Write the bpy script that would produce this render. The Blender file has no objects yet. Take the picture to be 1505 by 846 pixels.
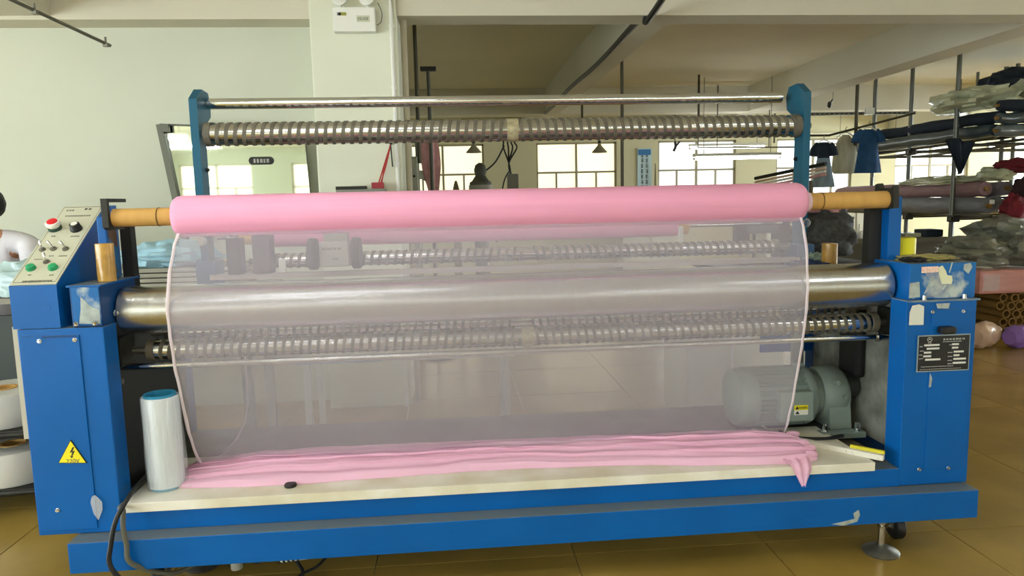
import bpy, bmesh, math, random
from mathutils import Vector, Matrix, noise
random.seed(7)
SC = bpy.context.scene
COL = SC.collection
PI = math.pi

# ------------------------------------------------------------------ camera
YAW, PITCH, ROLL, FPX = math.radians(4.66), math.radians(6.95), math.radians(1.32), 1040.0
CAM = Vector((0, -2.5, 1.43))
_cy, _sy, _cp, _sp = math.cos(YAW), math.sin(YAW), math.cos(PITCH), math.sin(PITCH)
FW = Vector((_sy*_cp, _cy*_cp, -_sp))
_rt = Vector((_cy, -_sy, 0)); _up = _rt.cross(FW)
RT = _rt*math.cos(ROLL) - _up*math.sin(ROLL)
UP = _up*math.cos(ROLL) + _rt*math.sin(ROLL)
cd = bpy.data.cameras.new('camera'); cam = bpy.data.objects.new('camera', cd); COL.objects.link(cam)
cd.sensor_width = 36; cd.lens = FPX/1505*36; cd.clip_start = 0.05; cd.clip_end = 100
cam.matrix_world = Matrix(((RT.x, UP.x, -FW.x, CAM.x), (RT.y, UP.y, -FW.y, CAM.y), (RT.z, UP.z, -FW.z, CAM.z), (0, 0, 0, 1)))
SC.camera = cam

# ------------------------------------------------------------------ light levels
W = bpy.data.worlds.new('world'); SC.world = W; W.use_nodes = True
W.node_tree.nodes['Background'].inputs[0].default_value = (0.75, 0.85, 1.0, 1)
W.node_tree.nodes['Background'].inputs[1].default_value = 0.6
FAR_WINDOW, NEAR_WINDOW, SIDE_WINDOW, RIGHT_FILL, TUBE = .9, 1.5, 9.6, 26.0, 42.0
SC.view_settings.view_transform = 'Standard'
try: SC.view_settings.look = 'None'
except Exception: pass
SC.view_settings.gamma = 1.0
SC.view_settings.use_curve_mapping = False
SC.view_settings.exposure = 0.4

def at(px, py, X=None, Y=None, Z=None):
    """point of the room seen at a photograph pixel, on the plane X=, Y= or Z="""
    d = FW + RT*((px-752.5)/FPX) + UP*((423-py)/FPX)
    t = (X-CAM.x)/d.x if X is not None else (Y-CAM.y)/d.y if Y is not None else (Z-CAM.z)/d.z
    return CAM + d*t

# ------------------------------------------------------------------ materials
def lin(c):
    f = lambda v: v/12.92 if v <= .04045 else ((v+.055)/1.055)**2.4
    if isinstance(c, str): c = tuple(int(c[i:i+2], 16)/255 for i in (0, 2, 4))
    return tuple(f(v) for v in c)
MATS = {}
def mat(name, c, rough=.5, metal=0., var=.0, scale=8., stretch=(1, 1, 1), c2=None, bump=0., bscale=None, emit=0, alpha=1., trans=0., spec=.5, coat=0., ramp=(.35, .65), detail=4):
    if name in MATS: return MATS[name]
    m = bpy.data.materials.new(name); m.use_nodes = True; MATS[name] = m
    nt = m.node_tree; nd = nt.nodes; lk = nt.links; b = nd['Principled BSDF']
    c = lin(c)
    b.inputs['Base Color'].default_value = (*c, 1); b.inputs['Roughness'].default_value = rough
    b.inputs['Metallic'].default_value = metal; b.inputs['Specular IOR Level'].default_value = spec
    if coat: b.inputs['Coat Weight'].default_value = coat; b.inputs['Coat Roughness'].default_value = .1
    if emit:
        b.inputs['Emission Color'].default_value = (*c, 1); b.inputs['Emission Strength'].default_value = emit
    tex = None
    if var or c2 or bump:
        tc = nd.new('ShaderNodeTexCoord'); mp = nd.new('ShaderNodeMapping'); mp.inputs['Scale'].default_value = stretch
        lk.new(tc.outputs['Object'], mp.inputs[0])
    if var or c2:
        n = nd.new('ShaderNodeTexNoise'); n.inputs['Scale'].default_value = scale; n.inputs['Detail'].default_value = detail
        lk.new(mp.outputs[0], n.inputs['Vector'])
        r = nd.new('ShaderNodeValToRGB'); lk.new(n.outputs['Fac'], r.inputs[0])
        if c2: d = lin(c2); e = c
        else: d = tuple(max(0, v*(1-var)) for v in c); e = tuple(min(1, v*(1+var)) for v in c)
        r.color_ramp.elements[0].position = ramp[0]; r.color_ramp.elements[1].position = ramp[1]
        r.color_ramp.elements[0].color = (*d, 1); r.color_ramp.elements[1].color = (*e, 1)
        lk.new(r.outputs[0], b.inputs['Base Color'])
    if bump:
        n2 = nd.new('ShaderNodeTexNoise'); n2.inputs['Scale'].default_value = bscale or scale; n2.inputs['Detail'].default_value = 3
        lk.new(mp.outputs[0], n2.inputs['Vector'])
        bp = nd.new('ShaderNodeBump'); bp.inputs['Strength'].default_value = bump; bp.inputs['Distance'].default_value = .01
        lk.new(n2.outputs['Fac'], bp.inputs['Height']); lk.new(bp.outputs[0], b.inputs['Normal'])
    if alpha < 1 or trans:
        out = nd['Material Output']; last = b.outputs[0]
        if trans:
            t = nd.new('ShaderNodeBsdfTranslucent'); t.inputs[0].default_value = (*c, 1)
            mx = nd.new('ShaderNodeMixShader'); mx.inputs[0].default_value = trans
            lk.new(last, mx.inputs[1]); lk.new(t.outputs[0], mx.inputs[2]); last = mx.outputs[0]
        if alpha < 1:
            t = nd.new('ShaderNodeBsdfTransparent'); mx = nd.new('ShaderNodeMixShader'); mx.inputs[0].default_value = alpha
            lk.new(t.outputs[0], mx.inputs[1]); lk.new(last, mx.inputs[2]); last = mx.outputs[0]
        lk.new(last, out.inputs['Surface'])
    return m
def worn(name, c, cw, amount=.6, scale=6, rough=.4, dust=None):
    """paint with worn or smeared patches, and dust lying on faces that look up"""
    m = mat(name, c, rough=rough, var=.07, scale=3, spec=.28)
    nt = m.node_tree; nd = nt.nodes; lk = nt.links; b = nd['Principled BSDF']
    base = b.inputs['Base Color'].links[0].from_socket
    tc = nd.new('ShaderNodeTexCoord')
    if cw:
        n = nd.new('ShaderNodeTexNoise'); n.inputs['Scale'].default_value = scale; n.inputs['Detail'].default_value = 6
        lk.new(tc.outputs['Object'], n.inputs['Vector'])
        r = nd.new('ShaderNodeValToRGB'); r.color_ramp.elements[0].position = amount; r.color_ramp.elements[1].position = min(1, amount+.12)
        lk.new(n.outputs['Fac'], r.inputs[0])
        mx = nd.new('ShaderNodeMix'); mx.data_type = 'RGBA'; lk.new(r.outputs[0], mx.inputs[0])
        lk.new(base, mx.inputs[6]); mx.inputs[7].default_value = (*lin(cw), 1); base = mx.outputs[2]
    if dust:
        g = nd.new('ShaderNodeNewGeometry'); sp = nd.new('ShaderNodeSeparateXYZ'); lk.new(g.outputs['True Normal'], sp.inputs[0])
        mr = nd.new('ShaderNodeMapRange'); mr.inputs[1].default_value = .7; mr.inputs[2].default_value = .95; mr.inputs[4].default_value = .85
        lk.new(sp.outputs[2], mr.inputs[0])
        mx = nd.new('ShaderNodeMix'); mx.data_type = 'RGBA'; lk.new(mr.outputs[0], mx.inputs[0])
        lk.new(base, mx.inputs[6]); mx.inputs[7].default_value = (*lin(dust), 1); base = mx.outputs[2]
    lk.new(base, b.inputs['Base Color'])
    return m

BLUE = worn('blue_paint', '005ca8', None, rough=.38, dust='6f7468')
BLUEW = worn('blue_paint_scuffed', '1565a8', 'b9c4bd', .56, 9, .34)
TEAL = worn('teal_paint', '13556e', None, rough=.35)
DBLUE = worn('dark_blue_paint', '08407a', None, rough=.45)
STEEL = mat('polished_steel', 'c4c6c6', .16, 1., var=.06, scale=30, stretch=(12, 1, 1))
DRUM = mat('brushed_drum_steel', 'bfc1c0', .26, 1., var=.07, scale=14, stretch=(14, .5, .5), bump=.02, bscale=40)
CHROME = mat('bright_chrome', 'dfe6ea', .1, 1.)
DULL = mat('dull_metal', '7d7b70', .45, .8, var=.12, scale=20)
BAND = mat('olive_rubber_band', '605b4d', .6, var=.18, scale=22)
BLACK = mat('black_rubber', '141413', .5)
DARK = mat('dark_iron', '26261f', .55, .3, var=.2, scale=9)
VOID = mat('black_metal_and_shade', '1b1b19', .6, var=.2, scale=6)
GREYP = mat('grey_machine_paint', '8b9a92', .45, var=.06, scale=9)
GREYD = mat('motor_shaft_housing', '3a3d39', .5, .4)
DUSTY = mat('dusty_grey_plate', '5f5c4d', .8, var=.3, scale=9)
BOARD = mat('white_melamine', 'f1eee0', .45, c2='d6cfb0', scale=5, ramp=(.3, .62))
PINK = mat('pink_roll_fabric', 'f0a6c6', .8, var=.035, scale=3, stretch=(.4, 14, 14))
PINKD = mat('pink_roll_fabric_rear', 'e99cbc', .85, var=.05, scale=3, stretch=(.4, 10, 10))
SHEER = mat('sheer_pink_tulle', 'f0eaf6', .8, alpha=.235, trans=.35, spec=.1)
SHEERB = mat('sheer_tulle_back_layer', 'e8dde8', .8, alpha=.24, trans=.3, spec=.1)
HEM = mat('pale_selvedge', 'f2e4ea', .7, alpha=.92, trans=.2)
PILE = mat('gathered_pink_tulle', 'fbcbe3', .8, var=.04, scale=2.2, stretch=(.5, 14, 14), alpha=.96, trans=.2, spec=.15)
PILEEDGE = mat('loose_tulle_tip', 'eed3df', .8, alpha=.8, trans=.3, spec=.1)
CARD = mat('cardboard_tube', 'c69a52', .7, var=.06, scale=5, stretch=(6, 1, 1))
CARDD = mat('dark_cardboard_tube', '8a6a34', .75, var=.1, scale=6)
TAPEB = mat('brown_tape', 'b98f3f', .28, var=.2, scale=18, coat=.5, bump=.35, bscale=30)
YELLOW = mat('yellow_tape', 'e6e016', .45)
FILM = mat('stretch_film', 'dbe4e8', .22, var=.06, scale=6, stretch=(6, 6, .6), coat=.6, bump=.5, bscale=14)
FILMW = mat('film_wrapper', 'eef2f2', .1, alpha=.24, spec=1., bump=.8, bscale=22, stretch=(1, 1, .35))
FILMC = mat('blue_core', '2a8fb5', .5)
PLATE = mat('console_plate', 'c9c9b2', .38, var=.03, scale=4, coat=.15)
RED = mat('red_button', 'd9222a', .35)
WHITE = mat('white_plastic', 'ecece2', .4)
GREEN = mat('green_button', '1f9a63', .4)
INK = mat('black_ink', '2a2a26', .7)
GREYINK = mat('grey_ink', '6c6c5e', .7)
WINK = mat('white_ink', 'dcdcd4', .6)
SIGNY = mat('hazard_yellow', 'efe21a', .4)
NPB = mat('nameplate_black', '17171a', .35)
PAPER = mat('white_paper', 'd9dcd0', .7)
PALEPK = mat('pink_check_sticker', 'e4b9a8', .6, c2='f0d9cc', scale=160, ramp=(.45, .55))
CREAMP = mat('cream_sticker', 'dfe0bb', .6)
WALLL = mat('pale_green_white_paint', 'cdd0bd', .75, var=.025, scale=1.2)
WALLC = mat('column_white_paint', 'e0e2cc', .7, var=.02, scale=1.5)
WALLF = mat('cream_wall_paint', 'cbc6a4', .8, var=.03, scale=1.)
CEIL = mat('ceiling_plaster', 'e0dac2', .9, var=.04, scale=.8)
BEAM = mat('beam_plaster', 'd4cfbb', .9, var=.04, scale=.9)
TILE = mat('olive_floor_tile', 'ad8f46', .24, scale=2.2, c2='9a7f3c', spec=.5)
GROUT = mat('floor_grout', 'cdbf92', .8)
FRAME = mat('window_frame', '9d957c', .5)
PANE = mat('daylit_curtained_pane', 'f6f0cc', .5, emit=FAR_WINDOW)
PANEN = mat('daylit_near_pane', 'faf4e0', .5, emit=NEAR_WINDOW)
PANES = mat('daylit_side_pane', 'e6f2fa', .5, emit=SIDE_WINDOW)
PANER = mat('added_right_pane', 'e6f2fa', .5, emit=RIGHT_FILL)
PANEC = mat('daylit_cool_pane', 'eef4f4', .5, emit=FAR_WINDOW*1.15)
LAMP = mat('lit_fluorescent_tube', 'f6fbff', .5, emit=TUBE)
MIRROR = mat('mirror_glass', 'c9d2c4', .03, 1.)
SKIN = mat('skin', 'c08a6c', .6)
HAIR = mat('black_hair', '15120f', .6)
TSHIRT = mat('white_tshirt', 'd9d6dc', .85, var=.05, scale=6)
TROUS = mat('dark_trousers', '2b2d33', .85)
CLOTHB = mat('pale_blue_cloth', '9fc4d2', .85, var=.1, scale=9)
SHEETG = mat('grey_card_sheet', '8e8b7c', .7, var=.08, scale=5)
PLASTIC = mat('grey_plastic_bag', '7d8076', .3, var=.2, scale=5, coat=.5, bump=.2, bscale=9)
PLASTIC2 = mat('pale_plastic_bag', 'b9bda0', .3, var=.16, scale=5, coat=.5, bump=.2, bscale=8)
NAVY = mat('navy_cloth', '17456f', .85, var=.14, scale=14)
NAVYD = mat('dark_navy_cloth', '12202f', .85, var=.15, scale=9)
DRED = mat('dark_red_cloth', '6d1524', .85, var=.25, scale=9)
MAUVE = mat('mauve_cloth', '8f6f74', .7, var=.1, scale=6, stretch=(6, 1, 6))
GREYC = mat('grey_cloth', '6f7177', .6, var=.15, scale=6, stretch=(6, 1, 6))
SKIRT = mat('cream_tulle_skirt', 'b9b498', .85, var=.12, scale=20, stretch=(1, 1, .2))
PALEBLUE = mat('pale_blue_dress', '7f93a0', .85, var=.15, scale=14, stretch=(1, 1, .2), trans=.2)
PINKSLAB = mat('pink_wrapped_cloth', 'cd8f8a', .45, var=.1, scale=4, stretch=(1, 1, 6), coat=.3)
PURPLE = mat('purple_cloth', '8f6cc8', .45, var=.14, scale=7, coat=.4, bump=.4, bscale=12)
BLUSH = mat('blush_cloth', 'd9b9a2', .45, var=.1, scale=7, coat=.4)
PINKCL = mat('dusty_pink_cloth', 'cf9c9b', .85, var=.15, scale=12)
REDC = mat('red_cord', 'b03028', .7)
LBLUE = mat('pale_blue_notice', 'b6cfd6', .6)
DBLUEN = mat('blue_notice_header', '2a6fa6', .6)
WHITEM = mat('white_enamel', 'd8d8cc', .4)
STICK = mat('paint_spattered_stick', 'e3dfcf', .6, c2='8f8a78', scale=60, ramp=(.28, .36))
STICKY = mat('yellow_stick_end', 'd2c61a', .6)
CLEAR = mat('clear_plastic', 'e8eeee', .12, alpha=.3, spec=.9)
SMEAR = mat('whitish_scuff', 'bcc6bd', .6, alpha=.75, var=.2, scale=30)

# ------------------------------------------------------------------ mesh builder
class MB:
    def __init__(s): s.v = []; s.f = []; s.sm = False
    def add(s, vs, fs):
        o = len(s.v); s.v += [Vector(p) for p in vs]; s.f += [tuple(i+o for i in f) for f in fs]; return s
    def box(s, a, b, bev=0.):
        (x0, y0, z0), (x1, y1, z1) = a, b
        if x0 > x1: x0, x1 = x1, x0
        if y0 > y1: y0, y1 = y1, y0
        if z0 > z1: z0, z1 = z1, z0
        if bev:
            bm = bmesh.new(); bmesh.ops.create_cube(bm, size=1)
            for v in bm.verts: v.co = Vector(((x0+x1)/2+v.co.x*(x1-x0), (y0+y1)/2+v.co.y*(y1-y0), (z0+z1)/2+v.co.z*(z1-z0)))
            bmesh.ops.bevel(bm, geom=bm.edges[:], offset=min(bev, (x1-x0)*.45, (y1-y0)*.45, (z1-z0)*.45), segments=2, affect='EDGES', profile=.6)
            bm.verts.index_update(); s.add([v.co.copy() for v in bm.verts], [[v.index for v in f.verts] for f in bm.faces]); bm.free(); return s
        return s.add([(x0,y0,z0),(x1,y0,z0),(x1,y1,z0),(x0,y1,z0),(x0,y0,z1),(x1,y0,z1),(x1,y1,z1),(x0,y1,z1)],
                     [(0,3,2,1),(4,5,6,7),(0,1,5,4),(1,2,6,5),(2,3,7,6),(3,0,4,7)])
    def prism(s, poly, axis, a, b):
        """poly: 2D points in the other two axes (X: y,z  Y: x,z  Z: x,y), extruded from a to b"""
        def P(p, t): return {'X': (t, p[0], p[1]), 'Y': (p[0], t, p[1]), 'Z': (p[0], p[1], t)}[axis]
        n = len(poly)
        return s.add([P(p, a) for p in poly]+[P(p, b) for p in poly],
                     [tuple(range(n))[::-1], tuple(range(n, 2*n))]+[(i, (i+1) % n, n+(i+1) % n, n+i) for i in range(n)])
    def lathe(s, prof, a, b, n=32, caps=True):
        """prof: (t along a->b in metres, radius)"""
        a = Vector(a); d = (Vector(b)-a).normalized()
        u = d.orthogonal().normalized(); w = d.cross(u); s.sm = True
        vs = []; fs = []
        for t, r in prof:
            for k in range(n):
                g = 2*PI*k/n; vs.append(a+d*t+(u*math.cos(g)+w*math.sin(g))*max(r, 1e-5))
        m = len(prof)
        for i in range(m-1):
            for k in range(n): fs.append((i*n+k, i*n+(k+1) % n, (i+1)*n+(k+1) % n, (i+1)*n+k))
        if caps: fs += [tuple(range(n))[::-1], tuple(range((m-1)*n, m*n))]
        return s.add(vs, fs)
    def cyl(s, a, b, r, n=24, r2=None):
        L = (Vector(b)-Vector(a)).length
        return s.lathe([(0, r), (L, r if r2 is None else r2)], a, b, n)
    def tube(s, pts, r, n=8, rs=None):
        pts = [Vector(p) for p in pts]; s.sm = True; vs = []; fs = []; u = None
        for i, p in enumerate(pts):
            d = (pts[min(i+1, len(pts)-1)]-pts[max(i-1, 0)]).normalized()
            if u is None: u = d.orthogonal().normalized()
            else:
                u = u-d*u.dot(d); u = u.normalized() if u.length > 1e-6 else d.orthogonal().normalized()
            w = d.cross(u); q = rs[i] if rs else r
            for k in range(n):
                g = 2*PI*k/n; vs.append(p+(u*math.cos(g)+w*math.sin(g))*q)
        for i in range(len(pts)-1):
            for k in range(n): fs.append((i*n+k, i*n+(k+1) % n, (i+1)*n+(k+1) % n, (i+1)*n+k))
        fs += [tuple(range(n))[::-1], tuple(range((len(pts)-1)*n, len(pts)*n))]
        return s.add(vs, fs)
    def grid(s, fn, nu, nv, smooth=True):
        s.sm = s.sm or smooth
        vs = [fn(i/nu, j/nv) for i in range(nu+1) for j in range(nv+1)]
        return s.add(vs, [(i*(nv+1)+j, (i+1)*(nv+1)+j, (i+1)*(nv+1)+j+1, i*(nv+1)+j+1) for i in range(nu) for j in range(nv)])
    def blob(s, c, r, seed=0, amp=.2, freq=2.2, nu=28, nv=18, flat=True):
        c = Vector(c); s.sm = True
        def f(u, v):
            a = 2*PI*u; b = PI*v
            d = Vector((math.sin(b)*math.cos(a), math.sin(b)*math.sin(a), math.cos(b)))
            k = 1+amp*noise.noise(d*freq+Vector((seed*7.1, seed*3.3, seed)))+amp*.5*noise.noise(d*freq*2.7+Vector((seed, 9, seed*2)))
            z = d.z*k*r[2]
            if flat: z = max(z, -r[2]*.72)
            return c+Vector((d.x*k*r[0], d.y*k*r[1], z))
        return s.grid(f, nu, nv)
    def xf(s, M): s.v = [M @ p for p in s.v]; return s
    def build(s, name, m, parent=None, smooth=None):
        me = bpy.data.meshes.new(name); me.from_pydata([tuple(p) for p in s.v], [], s.f); me.update()
        bm = bmesh.new(); bm.from_mesh(me)
        bmesh.ops.recalc_face_normals(bm, faces=bm.faces[:]); bm.to_mesh(me); bm.free()
        if s.sm if smooth is None else smooth:
            for p in me.polygons: p.use_smooth = True
            try: me.set_sharp_from_angle(angle=math.radians(42))
            except Exception: pass
        me.materials.append(m)
        o = bpy.data.objects.new(name, me); COL.objects.link(o)
        if parent: attach(o, parent)
        return o
def world_of(o):
    M = o.matrix_basis.copy()
    if o.parent: M = world_of(o.parent) @ o.matrix_parent_inverse @ M
    return M
def attach(o, p):
    o.parent = p; o.matrix_parent_inverse = world_of(p).inverted()
def tag(o, label=None, cat=None, group=None, kind=None):
    if label: o['label'] = label
    if cat: o['category'] = cat
    if group: o['group'] = group
    if kind: o['kind'] = kind
    return o
def thing(name, label, cat, loc, group=None):
    o = bpy.data.objects.new(name, None); COL.objects.link(o); o.location = loc; o.empty_display_size = .05
    return tag(o, label, cat, group)
def struct(o): o['kind'] = 'structure'; return o
def dup(o, parent=None, delta=None):
    c = o.copy(); COL.objects.link(c)
    if parent: c.parent = parent
    if delta is not None: c.location = o.location+Vector(delta)
    for ch in o.children: dup(ch, c)
    return c
def box(name, a, b, m, parent=None, bev=0.): return MB().box(a, b, bev).build(name, m, parent)
def cyl(name, a, b, r, m, parent=None, n=24, r2=None): return MB().cyl(a, b, r, n, r2).build(name, m, parent)
def tubeo(name, pts, r, m, parent=None, n=8): return MB().tube(pts, r, n).build(name, m, parent)
def smooth_path(pts, k=6):
    pts = [Vector(p) for p in pts]; out = []
    for i in range(len(pts)-1):
        p0 = pts[max(i-1, 0)]; p1 = pts[i]; p2 = pts[i+1]; p3 = pts[min(i+2, len(pts)-1)]
        for j in range(k):
            t = j/k
            out.append(.5*((2*p1)+(p2-p0)*t+(2*p0-5*p1+4*p2-p3)*t*t+(3*p1-p0-3*p2+p3)*t**3))
    return out+[pts[-1]]
def bolt(name, p, d, r, m, parent, h=.008):
    p = Vector(p); d = Vector(d).normalized()
    return MB().lathe([(0, r*1.35), (h*.25, r*1.35), (h*.25, r), (h, r*.92)], p, p+d, 10).build(name, m, parent)
def text(name, body, size, M, m, parent, ext=.0006):
    cu = bpy.data.curves.new(name, 'FONT'); cu.body = body; cu.size = size; cu.extrude = ext; cu.align_x = 'CENTER'; cu.align_y = 'CENTER'
    t = bpy.data.objects.new(name+'_curve', cu); COL.objects.link(t)
    dg = bpy.context.evaluated_depsgraph_get(); me = bpy.data.meshes.new_from_object(t.evaluated_get(dg)); me.name = name
    bpy.data.objects.remove(t); bpy.data.curves.remove(cu)
    me.transform(M); me.materials.clear(); me.materials.append(m)
    o = bpy.data.objects.new(name, me); COL.objects.link(o)
    if parent: attach(o, parent)
    return o
def frame(o, x, y):
    """matrix with local x,y along the given directions at o"""
    x = Vector(x).normalized(); y = Vector(y).normalized(); z = x.cross(y); o = Vector(o)
    return Matrix(((x.x, y.x, z.x, o.x), (x.y, y.y, z.y, o.y), (x.z, y.z, z.z, o.z), (0, 0, 0, 1)))
def glyphs(name, n, w, h, M, m, parent, seed=0, t=.0008, vertical=False):
    """a row of small unreadable printed characters"""
    rnd = random.Random(seed); mb = MB()
    for i in range(n):
        c = w*(i+.5)/n-w/2; cw = w/n*.8
        if vertical: ox, oy, cw, ch = 0, -c, h*.8, w/n*.8
        else: ox, oy, ch = c, 0, h
        for k in range(3):
            y = oy-ch/2+ch*(k+.5)/3+rnd.uniform(-.05, .05)*ch; a = rnd.uniform(0, .25)
            mb.box((ox-cw*(.5-a*.5), y-ch*.06, 0), (ox+cw*(.5-rnd.uniform(0, .2)), y+ch*.06, t))
        for k in range(2):
            x = ox+cw*rnd.uniform(-.4, .4)
            mb.box((x-cw*.07, oy-ch*.5, 0), (x+cw*.07, oy+ch*rnd.uniform(.1, .5), t))
    return mb.xf(M).build(name, m, parent)

# ================================================================== THE ROOM
XL, XR, YN, YF, ZS, ZB = -7.0, 14.0, -10.5, 11.5, 3.06, 2.69
fl = struct(box('floor', (XL, YN, -.12), (XR, YF, -.006), GROUT))
tm = MB().box((.0025, .0025, -.012), (.7975, .7975, 0)).build('tile', TILE, fl).data
bpy.data.objects.remove(bpy.data.objects['tile'])
def tile_at(x, y):
    t = bpy.data.objects.new('tile', tm); COL.objects.link(t); t.location = (x, y, 0); attach(t, fl)
near, rest = [], []
gx = [-.35+.8*k for k in range(-9, 18)]; gy = [.2+.8*k for k in range(-14, 15)]
for x in gx:
    for y in gy:
        if x < XL or x+.8 > XR or y < YN or y+.8 > YF: continue
        (near if (-4 < x < 7 and -2.3 < y < 7) else rest).append((x, y))
for x, y in near[:298]: tile_at(x, y)
mb = MB()
for x, y in near[298:]+rest: mb.box((x+.0025, y+.0025, -.012), (x+.7975, y+.7975, 0))
tag(mb.build('tile_field', TILE, fl), 'glossy olive tan tiles further off', kind='stuff')
struct(box('ceiling', (XL, YN, ZS), (XR, YF, ZS+.12), CEIL))
struct(box('wall_left', (XL, 2.72, 0), (-.88, 2.9, ZS), WALLL))
struct(box('wall_inner', (-1.06, 2.9, 0), (-.94, YF, ZS), WALLL))
def window_wall(name, y, th, inward, xs, w, z0, z1, m):
    """wall with openings; each window is built on its own"""
    mb = MB(); y0, y1 = y, y+th; x = XL if y < 0 else -1.06
    for c in xs:
        mb.box((x, y0, 0), (c-w/2, y1, ZS)); mb.box((c-w/2, y0, 0), (c+w/2, y1, z0)); mb.box((c-w/2, y0, z1), (c+w/2, y1, ZS)); x = c+w/2
    mb.box((x, y0, 0), (XR, y1, ZS))
    struct(mb.build(name, m))
WN = [0]
def window(c, w, z0, z1, y, pane, depth=.1):
    WN[0] += 1
    r = struct(thing('window_%d' % WN[0], None, None, (c, y, z0)))
    ft = .035; zt = z0+(z1-z0)*.64
    f = MB()
    for a, b in (((c-w/2, z0), (c-w/2+ft, z1)), ((c+w/2-ft, z0), (c+w/2, z1)), ((c-w/2, z0), (c+w/2, z0+ft)), ((c-w/2, z1-ft), (c+w/2, z1)), ((c-w/2, zt-ft/2), (c+w/2, zt+ft/2))):
        f.box((a[0], y, a[1]), (b[0], y+depth, b[1]))
    f.build('window_frame', FRAME, r)
    box('mullion', (c-.022, y+.01, z0), (c+.022, y+depth-.01, z1), FRAME, r)
    for k in (-.25, .25): box('mullion', (c+k*w-.016, y+.01, z0), (c+k*w+.016, y+depth-.01, zt), FRAME, r)
    for a, b, q0, q1 in ((-.5, 0, zt, z1), (0, .5, zt, z1), (-.5, -.25, z0, zt), (-.25, 0, z0, zt), (0, .25, z0, zt), (.25, .5, z0, zt)):
        box('pane', (c+a*w+.02, y+depth*.45, q0+.02), (c+b*w-.02, y+depth*.5, q1-.02), pane, r)
    return r
FX = [-.15, 2.48, 4.92, 7.36, 9.88, 12.4]
window_wall('wall_far', YF, .2, -1, FX, 1.6, .95, 2.56, WALLF)
for i, c in enumerate(FX): window(c, 1.6, .95, 2.56, YF+.04, PANE if i < 2 else PANEC)
NX = [-5.75, -3.05, -.35, 2.35, 5.05, 7.75, 10.45, 12.9]
window_wall('wall_near', YN-.2, .2, 1, NX, 1.75, .9, 2.5, WALLL)
for c in NX: window(c, 1.75, .9, 2.5, YN-.14, PANEN)
# left side wall with its row of daylit windows (beyond the left edge of the picture)
SY = [-8.6, -5.9, -3.2, -.5]
mb = MB(); y = YN
for c in SY:
    mb.box((XL-.2, y, 0), (XL, c-1.0, ZS)); mb.box((XL-.2, c-1.0, 0), (XL, c+1.0, .2)); mb.box((XL-.2, c-1.0, 2.5), (XL, c+1.0, ZS)); y = c+1.0
mb.box((XL-.2, y, 0), (XL, 2.9, ZS)); struct(mb.build('wall_side', WALLL))
for c in SY:
    WN[0] += 1; r = struct(thing('window_%d' % WN[0], None, None, (XL-.1, c, .2)))
    f = MB()
    for y0, y1, z0, z1 in ((-1, -.96, .2, 2.5), (.96, 1, .2, 2.5), (-.02, .02, .2, 2.5), (-1, 1, .2, .24), (-1, 1, 2.46, 2.5), (-1, 1, 1.9, 1.94)): f.box((XL-.16, c+y0, z0), (XL-.06, c+y1, z1))
    f.build('window_frame', FRAME, r)
    for y0, y1, z0, z1 in ((-.96, -.02, .24, 1.9), (.02, .96, .24, 1.9), (-.96, -.02, 1.94, 2.46), (.02, .96, 1.94, 2.46)): box('pane', (XL-.115, c+y0, z0), (XL-.11, c+y1, z1), PANES, r)
RYS = [-8.0, 4.2, 6.8, 9.4]  # unseen right-wall windows, added to light the far room and ceiling
mb = MB(); y = YN
for c in RYS:
    mb.box((XR, y, 0), (XR+.2, c-1.0, ZS)); mb.box((XR, c-1.0, 0), (XR+.2, c+1.0, .9)); mb.box((XR, c-1.0, 2.5), (XR+.2, c+1.0, ZS)); y = c+1.0
mb.box((XR, y, 0), (XR+.2, YF, ZS)); struct(mb.build('wall_right', WALLF))
for c in RYS:
    WN[0] += 1; r = struct(thing('window_%d' % WN[0], None, None, (XR+.1, c, .9)))
    f = MB()
    for y0, y1, z0, z1 in ((-1, -.96, .9, 2.5), (.96, 1, .9, 2.5), (-.02, .02, .9, 2.5), (-1, 1, .9, .94), (-1, 1, 2.46, 2.5), (-1, 1, 1.9, 1.94)): f.box((XR+.06, c+y0, z0), (XR+.16, c+y1, z1))
    f.build('window_frame', FRAME, r)
    for y0, y1, z0, z1 in ((-.96, -.02, .94, 1.9), (.02, .96, .94, 1.9), (-.96, -.02, 1.94, 2.46), (.02, .96, 1.94, 2.46)): box('pane', (XR+.11, c+y0, z0), (XR+.115, c+y1, z1), PANER, r)
# beams and the column
def beam(a, b): struct(box('ceiling_beam', a, b, BEAM))
for y in (-8.2, -2.9): beam((XL, y, ZB), (XR, y+.25, ZS))
beam((XL, 2.5, ZB-.02), (-.9, 2.72, ZS)); beam((-.33, 2.5, ZB), (XR, 2.75, ZS)); beam((-.94, 8.0, ZB), (XR, 8.3, ZS))
for x, w, y0 in ((-3.05, .5, YN), (1.41, .2, 2.75), (4.46, .3, 2.75), (8.9, .3, 2.75)):
    segs = [(YN, -8.2), (-7.95, -2.9), (-2.65, 2.5)] if y0 == YN else [(2.75, 8.0), (8.3, YF)]
    for a, b in segs: beam((x, a, ZB+.004), (x+w, b, ZS))
struct(MB().box((-.905, 2.47, 0), (-.33, 3.05, ZS), .012).build('wall_column', WALLC))
struct(box('trim_1', (-1.0, 11.42, 2.6), (XR, 11.5, 2.66), WALLC))

# ================================================================== THE MACHINE
M = thing('fabric_rolling_machine', 'long blue fabric rolling machine with steel drum and ribbed rollers', 'machine', (.3, .5, 0))
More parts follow.
